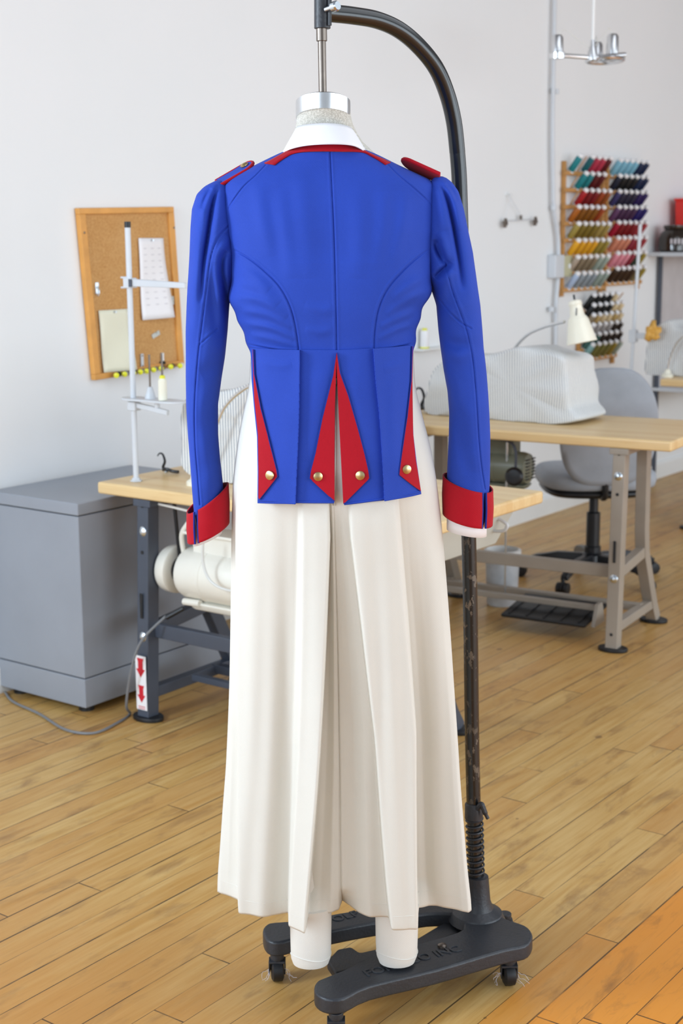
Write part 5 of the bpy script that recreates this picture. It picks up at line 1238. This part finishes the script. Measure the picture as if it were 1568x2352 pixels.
# peplum tails -------------------------------------------------
WZ = [(-0.0085,1.3010)][0][1]
def tail_y(x, z):
    """the tails hang from the waist seam, a bit clear of the skirt"""
    t_ = np.clip((WZ-z)/0.30, 0, 1)
    b = 0.104+0.030*t_; hwid = np.interp(t_, [0, 0.25, 1.0], [0.158, 0.163, 0.185]); c = 0.0*t_
    u = np.clip(np.abs(x+0.018)/hwid, 0, 1)
    return c-b*np.power(1-u**2.7, 1/2.7)
def rows_from(edges, n, z_bot_fn=None):
    pass
def panel(name, left, right, m, parent, off=0.0, nz=230, nx=230, feats=(), botL=0.0, **kw):
    """cloth between two edge polylines (x, z) given from top to bottom"""
    lz_ = np.array([p[1] for p in left]); lx = np.array([p[0] for p in left]); rz_ = np.array([p[1] for p in right]); rx = np.array([p[0] for p in right])
    v = np.linspace(0, 1, nz); P = np.zeros((nz, nx, 3)); h = np.linspace(0, 1, nx)
    zl = lz_[0]+(lz_[-1]-lz_[0])*v; zr = rz_[0]+(rz_[-1]-rz_[0])*v
    xl_ = np.interp(-zl, -lz_, lx); xr_ = np.interp(-zr, -rz_, rx)
    X = xl_[:, None]*(1-h)+xr_[:, None]*h; Z = zl[:, None]*(1-h)+zr[:, None]*h
    Y = tail_y(X, Z)-off
    if len(feats): Y = apply(X, Z, Y, feats, 1.0)
    P = np.stack([X, Y, Z], -1)
    return grid(name, P, m, parent, **kw)
tfL = [([(-0.0700,1.3074),(-0.0721,1.1956),(-0.0761,1.1125),(-0.0801,1.0359)], 0.020, 0.0090, 'stepR'), ([(-0.0789,1.2481),(-0.0876,1.1581),(-0.0916,1.0821)], 0.020, 0.0035, 'ridge'),
       ([(-0.1424,1.2798),(-0.1053,1.2765),(-0.0830,1.2794)], 0.008, 0.0022, 'ridge'), ([(-0.0347,1.2701),(-0.0452,1.1955),(-0.0588,1.1123)], 0.016, 0.0035, 'ridge')]
tfR = [([(0.0568,1.3065),(0.0611,1.2471),(0.0670,1.1871),(0.0713,1.1190),(0.0750,1.0387)], 0.022, 0.0085, 'stepL'), ([(0.0916,1.2618),(0.0924,1.1870),(0.0917,1.0808)], 0.012, 0.0028, 'ridge'),
       ([(0.0135,1.2623),(0.0340,1.1874),(0.0465,1.1116)], 0.014, 0.0030, 'ridge'), ([(0.1102,1.2765),(0.0916,1.2730),(0.0731,1.2694)], 0.008, 0.0020, 'ridge')]
TL = panel('tail', [(-0.1562,1.3049),(-0.1544,1.2823),(-0.1542,1.2521),(-0.1505,1.2065),(-0.1454,1.1529),(-0.1449,1.0912),(-0.1459,1.0375)], [(-0.0063,1.3025),(-0.0088,1.2625),(-0.0100,1.2027),(-0.0113,1.1272),(-0.0120,1.0432)], 'blue', JACKET, 0, feats=tfL, solid=0.0022)
TR = panel('tail', [(-0.0070,1.3025),(-0.0058,1.2625),(-0.0034,1.1876),(-0.0001,1.1119),(0.0039,1.0392)], [(0.1270,1.3074),(0.1248,1.2804),(0.1234,1.2274),(0.1259,1.1510),(0.1314,1.1048),(0.1400,1.0472)], 'blue', JACKET, 0, feats=tfR, solid=0.0022)
def hem_roll(parent, x0, x1, za, zb):
    P_ = [(x, float(tail_y(x, z))-0.001, z) for x, z in zip(np.linspace(x0, x1, 30), np.linspace(za, zb, 30))]
    return obj('hem_edge', MB().tube(P_, 0.0022, 8), 'blue', parent)
(a_, b_), (c_, d_) = [(-0.1428,1.0433),(-0.0127,1.0424)]; hem_roll(TL, a_, c_, b_, d_)
(a_, b_), (c_, d_) = [(0.0046,1.0392),(0.1370,1.0529)]; hem_roll(TR, a_, c_, b_, d_)
def facing(parent, left, right, bx, by, tilt):
    f = panel('facing', left, right, 'red', parent, 0.0048, 110, 40, solid=0.0022)
    e = right if tilt[0] < 0 else left
    # blue piping along the folded free edge
    E = [Vector((x, float(tail_y(x, z))-0.0050, z)) for x, z in [(p.x, p.z) for p in smoothp([(x, 0, z) for x, z in e], 1)]]
    obj('piping', MB().tube(E, 0.0012, 6), 'blue_dark', f)
    y = float(tail_y(bx, by))-0.0070
    obj('button', MB().lathe([(0.0045, -0.002), (0.0078, -0.0005), (0.0084, 0.0008), (0.0078, 0.0022), (0.005, 0.0032), (0.001, 0.0036)], (bx, y, by), (tilt[0], -1, tilt[1]), 28), 'brass', parent)
    return f
bq = [(-0.1235,1.0885),(-0.0401,1.0880),(0.0327,1.0890),(0.1138,1.0952)]
facing(TL, [(-0.1515,1.3027),(-0.1507,1.2610),(-0.1493,1.2175),(-0.1436,1.1571),(-0.1432,1.0961),(-0.1440,1.0484)], [(-0.1507,1.3027),(-0.1493,1.2610),(-0.1383,1.2024),(-0.1228,1.1417),(-0.1114,1.0974),(-0.1101,1.0866),(-0.1426,1.0453)], bq[0][0], bq[0][1], (-0.55, 0.0))
facing(TL, [(-0.0070,1.2985),(-0.0132,1.2593),(-0.0317,1.1885),(-0.0443,1.1282),(-0.0529,1.0964),(-0.0545,1.0842),(-0.0119,1.0448)], [(-0.0063,1.2985),(-0.0081,1.2555),(-0.0100,1.2033),(-0.0113,1.1280),(-0.0119,1.0433)], bq[1][0], bq[1][1], (0.15, 0.0))
facing(TR, [(-0.0070,1.2985),(-0.0059,1.2555),(-0.0034,1.1883),(-0.0001,1.1127),(0.0031,1.0409)], [(-0.0055,1.2985),(-0.0006,1.2644),(0.0133,1.2256),(0.0294,1.1692),(0.0412,1.1238),(0.0471,1.0972),(0.0486,1.0834),(0.0039,1.0401)], bq[2][0], bq[2][1], (-0.12, 0.0))
facing(TR, [(0.1248,1.3053),(0.1227,1.2457),(0.1153,1.1856),(0.1079,1.1401),(0.1011,1.0959),(0.1003,1.0867),(0.1383,1.0541)], [(0.1255,1.3053),(0.1242,1.2457),(0.1252,1.1552),(0.1298,1.1095),(0.1391,1.0534)], bq[3][0], bq[3][1], (0.30, 0.0))

# epaulettes ---------------------------------------------------
def epaulette(outer, inner, w, lift, roll, bt_at):
    """shoulder strap from outer (at the sleeve) to inner (rounded end), width w along y"""
    A = Vector(outer); B = Vector(inner); d = (B-A); L_ = d.length; d.normalize()
    n_ = Vector((0, cos(roll), sin(roll))); n_ = (n_-d*n_.dot(d)).normalized(); up_ = d.cross(n_); up_ = up_ if up_.z > 0 else -up_
    e = obj('epaulette', ep_mesh(A, d, n_, up_, L_, w, 0.0024, 0.0, lift), 'blue', JACKET, bev=0.0008)
    pts_ = ep_outline(L_, w)
    obj('red_piping', MB().tube([A+d*x+n_*y+up_*(lift*(x/L_)**2) for x, y in pts_], 0.0032, 8, closed=True), 'red', e)
    obj('underside', ep_mesh(A, d, n_, up_, L_, w*0.97, 0.0016, -0.0032, lift), 'red', e)
    q = A+d*(L_*bt_at)+up_*(lift*bt_at**2+0.003)
    obj('button', MB().lathe([(0.0060, -0.001), (0.0074, 0.001), (0.0072, 0.0025), (0.004, 0.0045), (0.001, 0.005)], q, up_, 24), 'brass', e)
def ep_outline(L_, w):
    o = [(0, -w/2), (L_-w/2, -w/2)]+[(L_-w/2+w/2*cos(a), w/2*sin(a)) for a in np.linspace(-pi/2, pi/2, 13)[1:-1]]+[(L_-w/2, w/2), (0, w/2)]
    return o
def ep_mesh(A, d, n_, up_, L_, w, th_, off, lift):
    o = []
    base_ = ep_outline(L_, w)
    # subdivide the straight sides so the strap can curve
    for (x0, y0), (x1, y1) in zip(base_, base_[1:]+base_[:1]):
        for k in range(4 if abs(x1-x0) > 0.02 else 1): o.append((x0+(x1-x0)*k/4 if abs(x1-x0) > 0.02 else x0, y0+(y1-y0)*k/4 if abs(x1-x0) > 0.02 else y0))
    f = lambda x, y, h: A+d*x+n_*y+up_*(lift*(x/L_)**2+h)
    n = len(o); vs = [f(x, y, off) for x, y in o]+[f(x, y, off+th_) for x, y in o]
    return MB().add(vs, [tuple(range(n-1, -1, -1)), tuple(range(n, 2*n))]+[(i, (i+1) % n, n+(i+1) % n, n+i) for i in range(n)])
EL = [(-0.2106,0,1.5872),(-0.1498,0.0120,1.6185)]
epaulette(EL[0], EL[1], 0.040, 0.004, 0.34, 0.78)
ER = [(0.1744,0,1.5935),(0.1095,0.0120,1.6204)]
epaulette(ER[0], ER[1], 0.040, 0.004, -0.30, 0.78)
